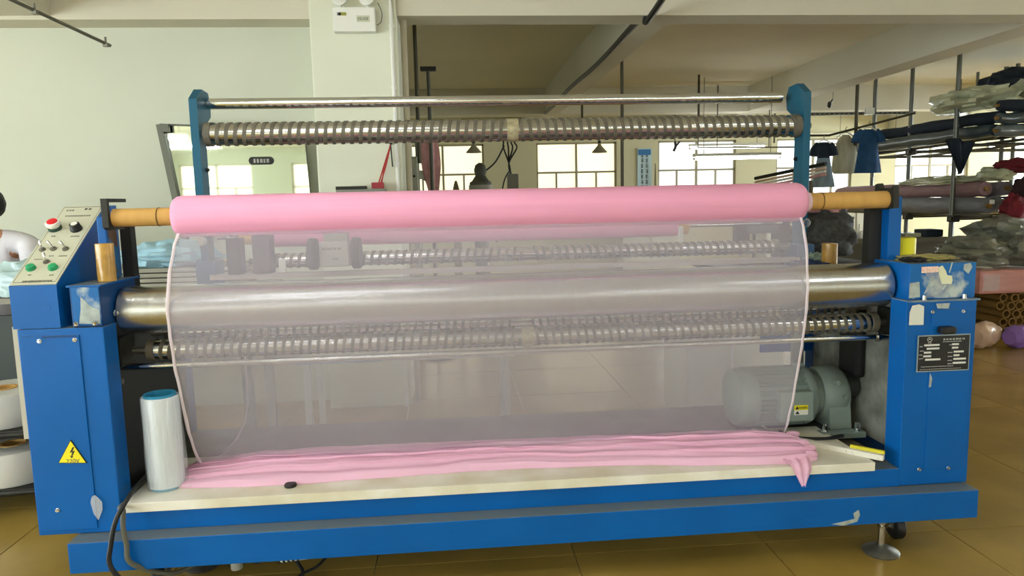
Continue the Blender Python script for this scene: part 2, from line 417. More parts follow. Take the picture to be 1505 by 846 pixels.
# --- base and frame
box('base_beam', (-1.396, 0, .152), (2.024, .1, .266), BLUE, M, .004)
mb = MB()
mb.box((-1.396, 1.02, .152), (2.024, 1.12, .266)).box((-1.396, .1, .152), (-1.28, 1.02, .266)).box((1.9, .1, .152), (2.024, 1.02, .266))
mb.build('base_frame', BLUE, M)
box('upper_beam', (-1.236, .075, .266), (1.742, .15, .340), BLUE, M, .003)
box('floor_plate', (-1.3, .15, .3), (1.75, 1.02, .342), DUSTY, M)
bd = box('white_board', (-1.222, .058, .342), (1.63, .52, .378), BOARD, M, .003)
tag(bd, 'off-white board with worn edges')
# left cabinet: outer body, front post and a black sheet for the interior's shade
lc = box('left_cabinet', (-1.53, .075, .268), (-1.24, .172, 1.025), BLUE, M, .004)
box('cabinet_body', (-1.53, .172, .268), (-1.31, .95, 1.0), DBLUE, M)
box('dark_void_sheet', (-1.309, .172, .345), (-1.30, .95, 1.0), VOID, M)
a, b = at(30, 494, Y=.075), at(141, 735, Y=.075)
cp = box('cover_panel', (-1.518, .0705, .285), (-1.323, .0755, 1.0), BLUE, M, .0015)
for px, py in ((58, 501), (110, 499), (85, 749)):
    p = at(px, py, Y=.0705); bolt('screw', p, (0, -1, 0), .006, CHROME, cp)
p = at(62, 498, Y=.0695); q = at(112, 494, Y=.0695)
box('slot', (p.x, .0695, p.z+.002), (q.x, .0708, q.z+.004), DBLUE, cp)
# hazard triangle with bolt sign and the figure 220V
T = [at(104, 646, Y=.069), at(86, 680, Y=.069), at(128, 680, Y=.069)]
c = sum((Vector(p) for p in T), Vector())/3
hs = MB().prism([(p.x, p.z) for p in T], 'Y', .0672, .0712).build('hazard_sign', INK, M)
MB().prism([(c.x+(p.x-c.x)*.93, c.z+(p.z-c.z)*.93) for p in T], 'Y', .0662, .0675).build('yellow_face', SIGNY, hs)
lb = [(.1, .95), (-.55, -.05), (-.05, .0), (-.35, -.75), (-.6, -.62), (-.25, -1.1), (.1, -.7), (-.12, -.72), (.5, .28), (.02, .2), (.45, .95)]
MB().prism([(c.x+.004+x*.018, c.z+.012+z*.02) for x, z in lb], 'Y', .0654, .0664).build('lightning_mark', INK, hs)
text('voltage_mark', '220V', .022, frame((c.x+.002, .0658, c.z-.0215), (1, 0, 0), (0, 0, 1)), GREYINK, hs)
# scrap of clear tape hanging on the panel gap
s = [(140, 727), (150, 737), (151, 748), (145, 764), (138, 755), (133, 738), (135, 729)]
MB().prism([(at(x, y, Y=.068).x, at(x, y, Y=.068).z) for x, y in s], 'Y', .0665, .0685).build('tape_scrap', CLEAR, cp)
# whitish wear at the head of the left post
# left ledge box with scuffed front plate
box('ledge_box', (-1.345, .08, 1.026), (-1.243, .36, 1.168), DBLUE, M, .003)
box('ledge_lid', (-1.352, .074, 1.168), (-1.238, .40, 1.174), BLUE, M)
lp = box('scuffed_plate', (-1.336, .072, 1.034), (-1.244, .079, 1.167), BLUEW, M)
mb = MB().prism([(-1.318, 1.04), (-1.246, 1.036), (-1.246, 1.085), (-1.275, 1.1), (-1.305, 1.135), (-1.308, 1.09)], 'Y', .0708, .0722)
mb.build('scuff', SMEAR, lp)
bolt('ledge_bolt', (-1.325, .066, 1.036), (0, -.4, 1), .007, CHROME, M, .014)
bolt('ledge_bolt', (-1.262, .066, 1.036), (0, -.4, 1), .007, CHROME, M, .014)
bolt('ledge_bolt', (-1.238, .16, 1.06), (1, 0, 0), .008, CHROME, M, .012)
# --- control console, a wedge with a sloping plate
prof = [(.075, 1.027), (.075, 1.178), (.478, 1.452), (.57, 1.452), (.57, 1.0)]
MB().prism(prof, 'X', -1.541, -1.383).build('console', BLUE, M)
bolt('console_dent', (-1.42, .076, 1.10), (0, -1, 0), .012, BLUE, M, .002)
sl = (Vector((0, .478, 1.452))-Vector((0, .075, 1.178))).normalized(); nrm = Vector((0, -sl.z, sl.y))
SLEN = math.hypot(.403, .274)
def cpt(u, v, h=0.):   # u across 0..1 from left, v up the slope 0..1
    return Vector((-1.541+.158*u, .075, 1.178))+sl*(SLEN*v)+nrm*h
def cuv(px, py):       # console coordinates of a photograph pixel
    d = FW + RT*((px-752.5)/FPX) + UP*((423-py)/FPX); o = Vector((-1.541, .075, 1.178))
    t = (o-CAM).dot(nrm)/d.dot(nrm); p = CAM+d*t-o
    return p.x/.158, p.dot(sl)/SLEN
CF = lambda u, v, h: frame(cpt(u, v, h), (1, 0, 0), sl)
cpn = MB().box((-.077, -SLEN/2+.004, 0), (.077, SLEN/2-.004, .003)).xf(CF(.5, .5, 0)).build('console_plate', PLATE, M)
for (u0, v0, u1, v1) in ((.05, .03, .95, .036), (.05, .972, .95, .978), (.05, .03, .058, .978), (.942, .03, .95, .978)):
    MB().box((.158*(u0-.5), SLEN*(v0-.5), 0), (.158*(u1-.5), SLEN*(v1-.5), .0006)).xf(CF(.5, .5, .003)).build('printed_line', GREYINK, cpn)
u, v = cuv(82, 337); e = MB().lathe([(0, .024), (.012, .024), (.012, .019)], (0, 0, 0), (0, 0, 1), 24).xf(CF(u, v, .003)).build('emergency_stop', mat('dark_green_collar', '27483a', .5), M)
MB().lathe([(.012, .02), (.02, .026), (.03, .026), (.034, .023)], (0, 0, 0), (0, 0, 1), 28).xf(CF(u, v, .003)).build('button_rim', WHITE, e)
MB().lathe([(.0335, .019), (.037, .018), (.0385, .012)], (0, 0, 0), (0, 0, 1), 28).xf(CF(u, v, .003)).build('red_cap', RED, e)
u, v = cuv(113, 338); e = MB().lathe([(0, .022), (.008, .022), (.01, .02), (.026, .018), (.028, .016)], (0, 0, 0), (0, 0, 1), 10).xf(CF(u, v, .003)).build('selector_knob', BLACK, M)
MB().lathe([(.028, .012), (.0295, .0115)], (0, 0, 0), (0, 0, 1), 20).xf(CF(u, v, .003)).build('knob_cap', WHITE, e)
for px, py in ((46.5, 395.5), (79, 395)):
    u, v = cuv(px, py); e = MB().lathe([(0, .0165), (.006, .0165), (.006, .0145), (.014, .0138), (.0155, .011)], (0, 0, 0), (0, 0, 1), 24).xf(CF(u, v, .003)).build('push_button', GREEN, M)
for i, (px, py) in enumerate(((63, 368), (79, 367), (97, 367), (69, 386))):
    u, v = cuv(px, py); e = MB().lathe([(0, .0115), (.004, .0115), (.005, .007), (.010, .0055)], (0, 0, 0), (0, 0, 1), 16).xf(CF(u, v, .003)).build('toggle_switch', DULL, M)
    tl = .6 if i in (1, 2) else .1
    MB().lathe([(.0, .0028), (.026, .0048), (.029, .003)], (0, 0, .008), (-tl, .45, 1.), 10).xf(CF(u, v, .003)).build('lever', STEEL, e)
def cprint(px, py, w, h, n, sd, m=GREYINK):
    u, v = cuv(px, py); glyphs('printed_text', n, w, h, CF(u, v, .0031), m, cpn, sd)
cprint(130, 308, .03, .012, 2, 3, INK); cprint(115, 318, .095, .009, 14, 4); cprint(104, 310, .03, .01, 3, 5)
cprint(79, 348, .018, .008, 2, 6); cprint(111, 348, .032, .008, 5, 7); cprint(76, 377, .018, .006, 3, 8); cprint(93, 377, .03, .006, 5, 9)
cprint(44, 405, .012, .007, 2, 10); cprint(76, 405, .016, .007, 2, 11); cprint(55, 414, .1, .010, 15, 12, INK); cprint(57, 382, .03, .005, 5, 13)
# --- tube supports either side
box('tube_post', (-1.318, .26, 1.0), (-1.288, .345, 1.41), BLUE, M, .003)
sp = MB().box((-1.2885, .275, 1.175), (-1.2865, .34, 1.40)).build('bare_patch', mat('patchy_blue', '2b74ad', .5, c2='6a4f38', scale=9, ramp=(.42, .5)), M)
MB().prism([(.36, 1.02), (.41, 1.02), (.405, 1.42), (.365, 1.42)], 'X', -1.285, -1.245).build('black_post', VOID, M)
cr = MB().prism([(.205, 1.475), (.205, 1.37), (.225, 1.36), (.33, 1.36), (.335, 1.375), (.235, 1.38), (.222, 1.4), (.222, 1.462), (.36, 1.462), (.36, 1.475)], 'X', -1.272, -1.250).build('tube_cradle', DARK, M)
box('tube_post', (1.79, .285, 1.0), (1.845, .36, 1.415), BLUE, M, .003)
MB().prism([(.33, 1.02), (.38, 1.02), (.375, 1.40), (.335, 1.40)], 'X', 1.735, 1.79).build('black_post', VOID, M)
MB().prism([(.2, 1.37), (.33, 1.36), (.33, 1.465), (.31, 1.47), (.3, 1.45), (.22, 1.45), (.205, 1.46)], 'X', 1.752, 1.775).build('tube_cradle', DARK, M)
bolt('cradle_bolt', (1.775, .25, 1.42), (1, 0, 0), .02, mat('rust_cap', '4a2a26', .6), M, .02)
# --- right column, its box and plates
rc = box('right_column', (1.742, .075, .268), (2.03, .178, 1.01), BLUE, M, .004)
box('column_body', (1.85, .178, .268), (2.03, .95, 1.0), DBLUE, M)
box('inner_lining', (1.838, .178, .345), (1.849, .95, .98), mat('grimy_grey_lining', '8d8f85', .7, c2='4a4a42', scale=6, ramp=(.3, .6)), M)
rp = box('column_cover', (1.845, .0712, .33), (2.015, .0755, .975), BLUE, M, .0012)
for px, py in ((1370, 458), (1415, 457), (1350, 689), (1393, 687)):
    bolt('screw', at(px, py, Y=.0712), (0, -1, 0), .005, CHROME, rp)
box('right_box', (1.763, .10, 1.012), (2.034, .42, 1.155), BLUE, M, .003)
rb = box('box_front', (1.765, .094, 1.018), (2.033, .1005, 1.154), BLUEW, M)
box('ledge_plate', (1.745, .07, 1.008), (2.04, .44, 1.014), mat('bare_edge', '8f9a8f', .5, c2='1f5f96', scale=12), M)
for px in (1358, 1417):
    p = at(px, 437, Y=.085); bolt('ledge_bolt', (p.x, .084, 1.012), (0, 0, 1), .009, STEEL, M, .02)
def patch(name, pts, y, m, parent, t=.0012):
    return MB().prism([(at(x, q, Y=y).x, at(x, q, Y=y).z) for x, q in pts], 'Y', y-t, y+.0006).build(name, m, parent)
patch('check_sticker', [(1354.5, 392), (1379, 391), (1379, 400), (1354.5, 401)], .093, PALEPK, rb)
patch('cream_sticker', [(1379, 393), (1385, 390), (1390, 398), (1392, 404), (1399, 405), (1400, 412), (1398, 417), (1384, 417), (1380, 404)], .0925, CREAMP, rb)
patch('scuff', [(1337, 416), (1351, 414), (1352, 436), (1336, 438)], .0930, SMEAR, rb)
patch('clear_tape', [(1358, 401), (1380, 401), (1399, 418), (1388, 436), (1360, 437), (1372, 416)], .0934, CLEAR, rb)
for s in ([(1371, 405), (1373, 406), (1361, 430), (1358, 431)], [(1389, 418), (1391, 419), (1386, 426), (1384, 425)], [(1398, 419), (1400, 420), (1388, 436), (1386, 435)], [(1399, 385), (1400.5, 385), (1396, 401), (1394.5, 400)], [(1417, 388), (1426, 386), (1429, 392), (1423, 402), (1416, 396)]):
    patch('tape_streak', s, .0928, SMEAR, rb)
patch('white_label', [(1341, 449), (1351, 447), (1358, 450), (1357, 477), (1336, 477.5), (1337, 459)], .0712, PAPER, rc)
u = at(1390, 484, Y=.06); MB().box((u.x-.03, .035, u.z-.016), (u.x+.03, .072, u.z+.014), .01).build('black_catch', BLACK, M)
patch('paint_chip', [(1367, 549), (1370, 556), (1368, 568), (1365, 569), (1366, 558)], .0705, SMEAR, rp)
patch('wear_patch', [(1376, 446), (1396, 445), (1394, 453), (1378, 453)], .0705, SMEAR, rp)
# nameplate: black plate, rows of white entry fields, a round emblem
q = [at(1350, 494, Y=.068), at(1426, 489, Y=.068), at(1424, 542, Y=.068), at(1346, 548, Y=.068)]
nx0 = (q[0].x+q[3].x)/2; nx1 = (q[1].x+q[2].x)/2; nz1 = (q[0].z+q[1].z)/2; nz0 = (q[2].z+q[3].z)/2
npl = box('nameplate', (nx0, .0672, nz0), (nx1, .0715, nz1), mat('nameplate_rim', '9fb0b5', .35, .6), M)
box('black_field', (nx0+.004, .0662, nz0+.004), (nx1-.004, .0675, nz1-.004), NPB, npl)
def np(u, v): return (nx0+(nx1-nx0)*u, nz1-(nz1-nz0)*v)
for u0, u1, v in ((.12, .41, .27), (.17, .41, .365), (.12, .26, .47), (.11, .26, .57), (.15, .44, .665), (.65, .78, .27), (.65, .77, .365), (.69, .88, .475), (.69, .80, .575), (.69, .93, .675), (.68, .93, .785)):
    x0, z1 = np(u0, v-.025); x1, z0 = np(u1, v+.025); box('entry_field', (x0, .0655, z0), (x1, .0664, z1), WINK, npl)
for u, v, w, h, n, sd in ((.68, .125, .42, .05, 7, 21), (.65, .19, .36, .022, 16, 22), (.38, .86, .62, .022, 24, 23), (.45, .93, .8, .015, 30, 24), (.06, .3, .06, .03, 3, 25), (.08, .42, .08, .025, 4, 26), (.06, .53, .06, .025, 3, 27), (.07, .63, .08, .025, 4, 28), (.62, .28, .05, .03, 2, 29), (.62, .49, .09, .025, 5, 30), (.62, .6, .09, .025, 5, 31), (.62, .71, .09, .025, 5, 32), (.62, .8, .09, .025, 5, 33), (.22, .205, .07, .03, 2, 34)):
    x, z = np(u, v); glyphs('printed_text', n, w*(nx1-nx0), h*(nz1-nz0), frame((x, .0661, z), (1, 0, 0), (0, 0, 1)), WINK, npl, sd)
x, z = np(.22, .115)
MB().tube([Vector((x+.0095*math.cos(g*PI/12), .0657, z+.0085*math.sin(g*PI/12))) for g in range(25)], .0008, 5).build('emblem_ring', WINK, npl)
MB().prism([(x-.006, z-.002), (x, z+.004), (x+.006, z-.002), (x, z)], 'Y', .0654, .0663).build('emblem_mark', WINK, npl)
# --- drum and rollers
d = MB().lathe([(0, .05), (.0, .084), (.006, .09), (2.985, .09), (2.991, .084), (2.991, .05)], (-1.238, .25, 1.058), (2, .25, 1.058), 64).build('main_drum', DRUM, M)
cyl('drum_shaft', (-1.30, .25, 1.058), (-1.236, .25, 1.058), .03, DARK, M); cyl('drum_shaft', (1.75, .25, 1.058), (1.80, .25, 1.058), .05, BLACK, M)
def ribbed_roller(xa, xb, y, z, r, pitch, bw, shaft=.014, h=.0035, endcap=.03, turn=1, collar=True):
    L = xb-xa
    core = MB().lathe([(0, r*.5), (0, r), (L, r), (L, r*.5)], (xa, y, z), (xb, y, z), 32).build('ribbed_roller', STEEL, M)
    mid = (xa+xb)/2
    for s0, s1, hand in ((xa+endcap, mid-.03, 1), (mid+.03, xb-endcap, -1)):
        mb = MB(); mb.sm = True; nt = (s1-s0)/pitch; n = int(nt*22); vs = []; fs = []
        for i in range(n+1):
            t = i/n; g = hand*turn*2*PI*nt*t; x = s0+(s1-s0)*t
            for dx, rr in ((-bw/2, r-.001), (-bw/2+.001, r+h), (bw/2-.001, r+h), (bw/2, r-.001)):
                vs.append((x+dx, y+rr*math.sin(g), z+rr*math.cos(g)))
        for i in range(n):
            for k in range(3): fs.append((i*4+k, i*4+k+1, (i+1)*4+k+1, (i+1)*4+k))
        mb.add(vs, fs).build('spiral_band', BAND, core)
    for x in (xa, xb-endcap*.9): MB().lathe([(0, r), (0, r+h+.001), (endcap*.9, r+h+.001), (endcap*.9, r)], (x, y, z), (x+1, y, z), 32, False).build('end_band', BAND, core)
    if collar: MB().lathe([(0, r), (0, r+h), (.05, r+h+.001), (.05, r)], (mid-.025, y, z), (mid+1, y, z), 32, False).build('centre_wrap', mat('taped_wrap', 'a39a78', .45, var=.3, scale=40), core)
    cyl('axle', (xa-.06, y, z), (xb+.06, y, z), shaft, DULL, core, 16)
    return core
ribbed_roller(-1.185, 1.755, .30, .893, .038, .033, .015)                       # in front, under the drum
ribbed_roller(-1.18, 1.75, .47, .93, .036, .033, .015, collar=False)            # behind it
ribbed_roller(-1.062, 1.628, .76, 1.752, .048, .0385, .0175)                   # high on the arms
ribbed_roller(-.86, 1.55, .78, 1.188, .031, .036, .016, collar=False)           # between the arms
cyl('guide_bar', (-1.28, .26, .838), (1.74, .26, .838), .012, STEEL, M, 20)
bolt('guide_nut', (1.74, .26, .838), (1, 0, 0), .016, STEEL, M, .05)
for (yy, zz) in ((.2, .80), (.2, .9), (.27, .78)): bolt('post_bolt', (-1.30, yy, zz), (1, 0, 0), .012, DULL, M, .02)
bolt('post_bolt', (1.838, .25, .84), (-1, 0, 0), .014, DULL, M, .03)
box('bearing_block', (-1.30, .24, .84), (-1.262, .36, .95), DARK, M, .006); box('bearing_block', (1.80, .24, .84), (1.838, .36, .95), DARK, M, .006)
# --- upper arms with cranked heads, and the steel bar across them
for s, x0 in ((-1, -1.112), (1, 1.632)):
    x1 = x0+.034
    pr = [(.715, 1.42), (.715, 1.90), (.79, 1.95), (.87, 1.945), (.895, 1.90), (.885, 1.84), (.80, 1.79), (.80, 1.0), (.735, 1.0)]
    ar = MB().prism(pr, 'X', x0, x1).build('arm', TEAL, M)
    box('arm_foot', (x0-.02, .70, 1.0), (x1+.03, .83, 1.2), mat('grey_blue_clevis', '3d5f80', .5), ar, .006)
    bolt('arm_bolt', (x0+.017, .70, 1.30 if s > 0 else 1.29), (0, -1, 0), .016, STEEL, ar, .012)
    bolt('arm_bolt', ((x1 if s < 0 else x0), .775, 1.60), (-s, 0, 0), .008, BLACK, ar, .012)
tb = MB().lathe([(0, .014), (.0, .024), (2.66, .024), (2.66, .014)], (-1.075, .85, 1.895), (2, .85, 1.895), 32).build('top_bar', CHROME, M)
# --- rear: tray, bars, knife carriage
box('rear_tray', (-1.30, .50, 1.062), (1.84, .72, 1.082), mat('olive_tray', '6e6a4e', .55, var=.15, scale=6), M)
box('tray_lip', (-1.30, .485, 1.062), (1.84, .50, 1.096), DARK, M)
box('cross_bar', (-1.07, .69, 1.118), (1.62, .73, 1.140), mat('pale_bar', 'c3b9b4', .45), M)
box('rear_rail', (-1.30, .98, 1.0), (1.84, 1.06, 1.07), BLUE, M)
cyl('rear_rod', (-1.10, .93, 1.293), (1.64, .93, 1.293), .01, STEEL, M, 16)
box('side_rail', (-1.40, .9, .268), (-1.31, 1.06, 1.0), DBLUE, M); box('side_rail', (1.85, .95, .268), (1.95, 1.06, 1.0), DBLUE, M)
box('back_panel', (1.58, 1.0, .62), (1.85, 1.02, 1.0), BLUE, M)
box('grey_strut', (1.715, .93, .342), (1.775, .95, 1.0), GREYP, M)
kc = thing('knife_carriage', None, None, (-.52, .7, 1.13)); attach(kc, M)
k1, k2 = -.612, -.425
for k in (k1, k2):
    MB().lathe([(0, .02), (0, .066), (.006, .07), (.03, .07), (.036, .066), (.036, .02)], (k-.018, .66, 1.222), (k+1, .66, 1.222), 32).build('knife_wheel', BLACK, kc)
    cyl('hub_cap', (k-.032, .66, 1.222), (k-.018, .66, 1.222), .018, DULL, kc, 16)
cb = MB().box((k1+.03, .63, 1.165), (k2-.03, .75, 1.275), .006).build('carriage_box', mat('carriage_grey', 'aaa69a', .5), kc)
box('carriage_arm', (k1+.045, .67, 1.27), (k2-.04, .74, 1.40), mat('carriage_arm_grey', '8f9183', .5), kc)
glyphs('printed_text', 8, .085, .012, frame((k1+.085, .6295, 1.245), (1, 0, 0), (0, 0, 1)), INK, kc, 41)
glyphs('printed_text', 3, .028, .01, frame((k1+.1, .6295, 1.20), (1, 0, 0), (0, 0, 1)), INK, kc, 42)
# left end gear: clevises and a sensor behind the cloth
box('switch_block', (-.99, .68, 1.14), (-.93, .76, 1.3), DARK, M, .006); box('switch_block', (-.88, .68, 1.14), (-.80, .76, 1.31), mat('plum_block', '4c4048', .5), M, .006)
bolt('chrome_cap', (-.96, .68, 1.312), (0, -.6, 1), .022, CHROME, M, .02)
box('pale_sensor', (-.765, .66, 1.145), (-.735, .68, 1.205), WHITEM, M, .003)
box('pale_sensor', (1.075, .80, 1.215), (1.095, .82, 1.295), WHITEM, M, .003)
# --- geared motor
mo = MB().lathe([(0, .09), (0.01, .128), (.06, .138), (.09, .136), (.09, .118), (.32, .118)], (1.255, .60, .508), (2, .60, .508), 40).build('motor', GREYP, M)
for k in range(34):
    g = 2*PI*k/34; c_, s_ = math.cos(g), math.sin(g)
    f = MB().prism([(-.003, .117), (.003, .117), (.002, .138), (-.002, .138)], 'X', 1.345, 1.572)
    f.xf(Matrix.Translation((0, .60, .508)) @ Matrix.Rotation(g, 4, 'X')).build('cooling_fin', GREYP, mo)
MB().lathe([(0, .12), (.0, .138), (.02, .14), (.04, .132), (.05, .10), (.11, .095), (.115, .06)], (1.572, .60, .508), (2, .60, .508), 40).build('motor_flange', GREYP, mo)
MB().lathe([(0, .06), (0, .112), (.012, .122), (.10, .122), (.125, .105), (.14, .06)], (1.655, .60, .512), (2, .60, .512), 40).build('gearbox', GREYP, mo)
MB().prism([(.47, .376), (.485, .47), (.49, .54), (.71, .54), (.715, .47), (.73, .376)], 'X', 1.672, 1.772).build('gearbox_base', GREYP, mo)
cyl('oil_plug', (1.70, .49, .585), (1.70, .465, .59), .012, GREYP, mo, 10); cyl('oil_plug', (1.74, .485, .52), (1.74, .47, .52), .01, GREYP, mo, 10)
cyl('output_shaft', (1.78, .56, .55), (1.825, .56, .55), .055, GREYD, mo, 24)
box('motor_foot', (1.60, .40, .354), (1.80, .46, .38), GREYP, mo, .004); box('motor_foot', (1.60, .70, .354), (1.80, .78, .38), GREYP, mo, .004)
box('motor_pedestal', (1.30, .50, .342), (1.79, .72, .376), GREYD, mo)
tb_ = box('terminal_box', (1.42, .435, .43), (1.575, .49, .565), GREYP, mo, .008)
for u in (1.624, 1.775):
    bolt('foot_bolt', (u, .428, .378), (0, 0, 1), .013, CHROME, mo, .04)
for px, py in ((1180, 531),): box('lifting_lug', (1.555, .58, .64), (1.60, .62, .662), GREYP, mo, .004)
box('caution_label', (1.482, .4332, .484), (1.545, .4352, .506), SIGNY, tb_); box('caution_label', (1.482, .4332, .462), (1.545, .4352, .484), WHITE, tb_)
glyphs('printed_text', 6, .04, .01, frame((1.52, .4330, .495), (1, 0, 0), (0, 0, 1)), INK, tb_, 51)
MB().prism([(1.486, .466), (1.496, .481), (1.506, .466)], 'Y', .4322, .4333).build('warning_mark', INK, tb_)
MB().prism([(1.486, .488), (1.494, .503), (1.502, .488)], 'Y', .4322, .4333).build('warning_mark', INK, tb_)
box('drive_cover', (1.79, .48, .60), (1.836, .64, .92), BLACK, M, .03)
# levelling feet and castors below
for (x, y) in ((1.668, .06), (1.668, 1.07), (-1.0, 1.07), (-1.05, .30)):
    fo = thing('levelling_foot', None, None, (x, y, 0)); attach(fo, M)
    cyl('stem', (x, y, .02), (x, y, .155), .013, STEEL, fo, 14)
    MB().lathe([(0, .066), (.008, .07), (.014, .062), (.026, .03), (.034, .02)], (x, y, 0), (x, y, 1), 32).build('foot_disc', DULL, fo)
    MB().lathe([(0, .017), (.012, .017)], (x, y, .105), (x, y, 1), 6).build('lock_nut', STEEL, fo)
for (x, y) in ((1.80, .17), (-1.14, .13), (1.80, .95), (-1.2, .95)):
    ca = thing('castor', None, None, (x, y, 0)); attach(ca, M)
    MB().lathe([(0, .02), (0, .048), (.006, .055), (.029, .055), (.035, .048), (.035, .02)], (x-.018, y, .055), (x+1, y, .055), 24).build('wheel', BLACK, ca)
    box('fork', (x-.03, y-.02, .05), (x-.02, y+.02, .155), DULL, ca); box('fork', (x+.02, y-.02, .05), (x+.03, y+.02, .155), DULL, ca)
    cyl('axle_cap', (x-.036, y, .055), (x+.036, y, .055), .012, CHROME, ca, 12)
# air fittings under the left end
af = thing('air_regulator', None, None, (-.86, .2, .05)); attach(af, M)
box('valve_body', (-.93, .16, .095), (-.80, .21, .135), WHITEM, af, .006); cyl('filter_bowl', (-.88, .185, .04), (-.88, .185, .096), .022, mat('bowl_grey', 'a7a89c', .3), af, 16)
for x in (-.92, -.86, -.81): cyl('fitting', (x, .155, .12), (x, .165, .155), .012, DULL, af, 10)
cyl('filter_bowl', (-.80, .185, .06), (-.80, .185, .1), .016, DARK, af, 14)
cg = cyl('cable_gland', (-.70, .12, .098), (-.58, .10, .118), .014, WHITEM, M, 14)
for k in range(5):
    t = k/5; MB().lathe([(0, .0165), (.008, .0165)], (-.70+.09*t, .12-.015*t, .098+.015*t), (.3, .0, .25), 12).build('gland_rib', DARK, cg)
# dirt smears on the base beam
patch('scuff', [(1222, 770), (1240, 766), (1256, 762), (1254, 754), (1262, 749), (1264, 756), (1260, 766), (1240, 772)], -.0006, SMEAR, M, .0006)

# ================================================================== CLOTH ON THE MACHINE
FR = thing('fabric_roll', 'pink sheer fabric roll on cardboard tube, hanging down over the drum into a gathered heap', 'fabric roll', (.18, .25, .38))
RY, RZ, RR = .252, 1.404, .0765
MB().lathe([(0, .03), (0, .056), (.004, .066), (.014, .073), (.03, RR), (2.40, RR*1.005), (2.415, .073), (2.425, .066), (2.428, .055), (2.428, .03)], (-1.03, RY, RZ), (2, RY, RZ-.002), 56).build('wound_cloth', PINK, FR)
cyl('tulle_cuff', (1.395, RY, RZ-.002), (1.425, RY, RZ-.002), .038, mat('pale_pink_cuff', 'ecd0dc', .7), FR)
for x0, x1, r in ((-1.248, -1.085, .0335), (-1.088, -1.02, .0335), (1.42, 1.478, .0335), (1.475, 1.757, .0345)):
    MB().lathe([(0, r-.005), (0, r), (x1-x0, r), (x1-x0, r-.005)], (x0, RY, RZ), (x1, RY, RZ), 32).build('core_tube', CARD, FR)
for x in (-1.0875, 1.4765): MB().lathe([(0, .0335), (0, .0352), (.003, .0352), (.003, .0335)], (x-.0015, RY, RZ), (x+1, RY, RZ), 32, False).build('tube_joint', mat('joint_line', '6b4c22', .8), FR)
SP = [(.2035, 1.343, -1.006, 1.371), (.186, 1.305, -1.014, 1.373), (.160, 1.2, -1.033, 1.378), (.150, 1.06, -1.047, 1.379), (.158, .96, -1.047, 1.379), (.182, .82, -1.045, 1.377), (.215, .68, -1.043, 1.376), (.25, .56, -1.040, 1.377), (.285, .47, -1.036, 1.379), (.315, .425, -1.03, 1.381)]
def spl(P, t):
    n = len(P)-1; i = min(int(t*n), n-1); f = t*n-i; g = f*f*(3-2*f)*.35+f*.65
    return [a+(b-a)*g for a, b in zip(P[i], P[i+1])]
def sheet(u, v, off=0.):
    y, z, xl, xr = spl(SP, v); x = xl+(xr-xl)*u
    w = max(0, (v-.45))*.02
    return Vector((x, y-off+w*noise.noise(Vector((x*3.1, z*1.5, 3)))+.5*w*math.sin(x*9+z*4), z))
MB().grid(lambda u, v: sheet(u, v), 60, 60).grid(lambda u, v: sheet(u, v, -.004), 60, 60).build('hanging_tulle', SHEER, FR)
for e, s in ((0, 1), (1, -1)):
    def hem(u, v):
        y, z, xl, xr = spl(SP, v); wd = .011+.004*noise.noise(Vector((e*5, v*9, 1)))
        p = sheet(e, v, .0025); p.x += (u-.5)*wd*(1 if e else 1.1)+.003*noise.noise(Vector((e*3, v*14, 7))); p.y -= .003*math.sin(PI*u); return p
    MB().grid(hem, 4, 70).build('selvedge', HEM, FR)
SB = [(1.0, .93, -1.03, 1.42), (.99, .75, -1.03, 1.42), (.965, .6, -1.02, 1.41), (.92, .50, -1.01, 1.40), (.82, .43, -1.0, 1.39), (.68, .395, -1.0, 1.385), (.52, .385, -1.01, 1.38), (.40, .40, -1.02, 1.375)]
def sheetb(u, v):
    y, z, xl, xr = spl(SB, v); x = xl+(xr-xl)*u
    return Vector((x, y+.01*math.sin(x*7+z*9), z+.004*noise.noise(Vector((x*4, y*5, 1)))))
MB().grid(sheetb, 50, 36).build('rear_tulle', SHEERB, FR)
for e in (0, 1):
    def hem(u, v):
        p = sheetb(e, v); p.x += (u-.5)*.01; p.y -= .003; p.z += .003; return p
    MB().grid(hem, 2, 40).build('selvedge', HEM, FR)
def lerp_tab(tab, x):
    if x <= tab[0][0]: return tab[0][1]
    for (a, p), (b, q) in zip(tab, tab[1:]):
        if x <= b: return p+(q-p)*(x-a)/(b-a)
    return tab[-1][1]
YFR = [(-1.13, .215), (-1.06, .175), (-.9, .155), (-.64, .15), (.06, .188), (.6, .17), (1.13, .095), (1.36, .085), (1.42, .11)]
YBK = [(-1.13, .33), (-1.05, .44), (-.4, .50), (.5, .47), (1.2, .42), (1.38, .36), (1.42, .26)]
HPK = [(-1.13, .03), (-1.05, .055), (-.8, .085), (-.2, .075), (.4, .07), (.9, .085), (1.2, .095), (1.36, .085), (1.42, .045)]
def pile(u, v):
    x = -1.13+2.55*u; yf = lerp_tab(YFR, x)+.008*noise.noise(Vector((x*6, 0, 4))); yb = lerp_tab(YBK, x); h = lerp_tab(HPK, x)
    q = v+.055*noise.noise(Vector((x*1.7, v*2.5, 2)))+.03*noise.noise(Vector((x*5, v*4, 8)))
    env = max(0, math.sin(PI*min(1, max(0, v))**.85))**.55
    fold = math.sin(q*2*PI*(6.3+1.2*noise.noise(Vector((x*.7, v*1.5, 12))))+1.3*noise.noise(Vector((x*.9, 3, 5)))*2)*.5+.5
    fold2 = math.sin(q*2*PI*15+noise.noise(Vector((x*1.3, v*3, 9)))*4)
    z = .3795+h*env*(.74+.17*fold+.06*fold2)*(1-.25*(1-v))+.006*env*noise.noise(Vector((x*8, v*6, 3)))
    y = yf+(yb-yf)*v+.014*env*math.cos(q*2*PI*6.3+.8)
    return Vector((x+.004*fold2, y, max(z, .3792)))
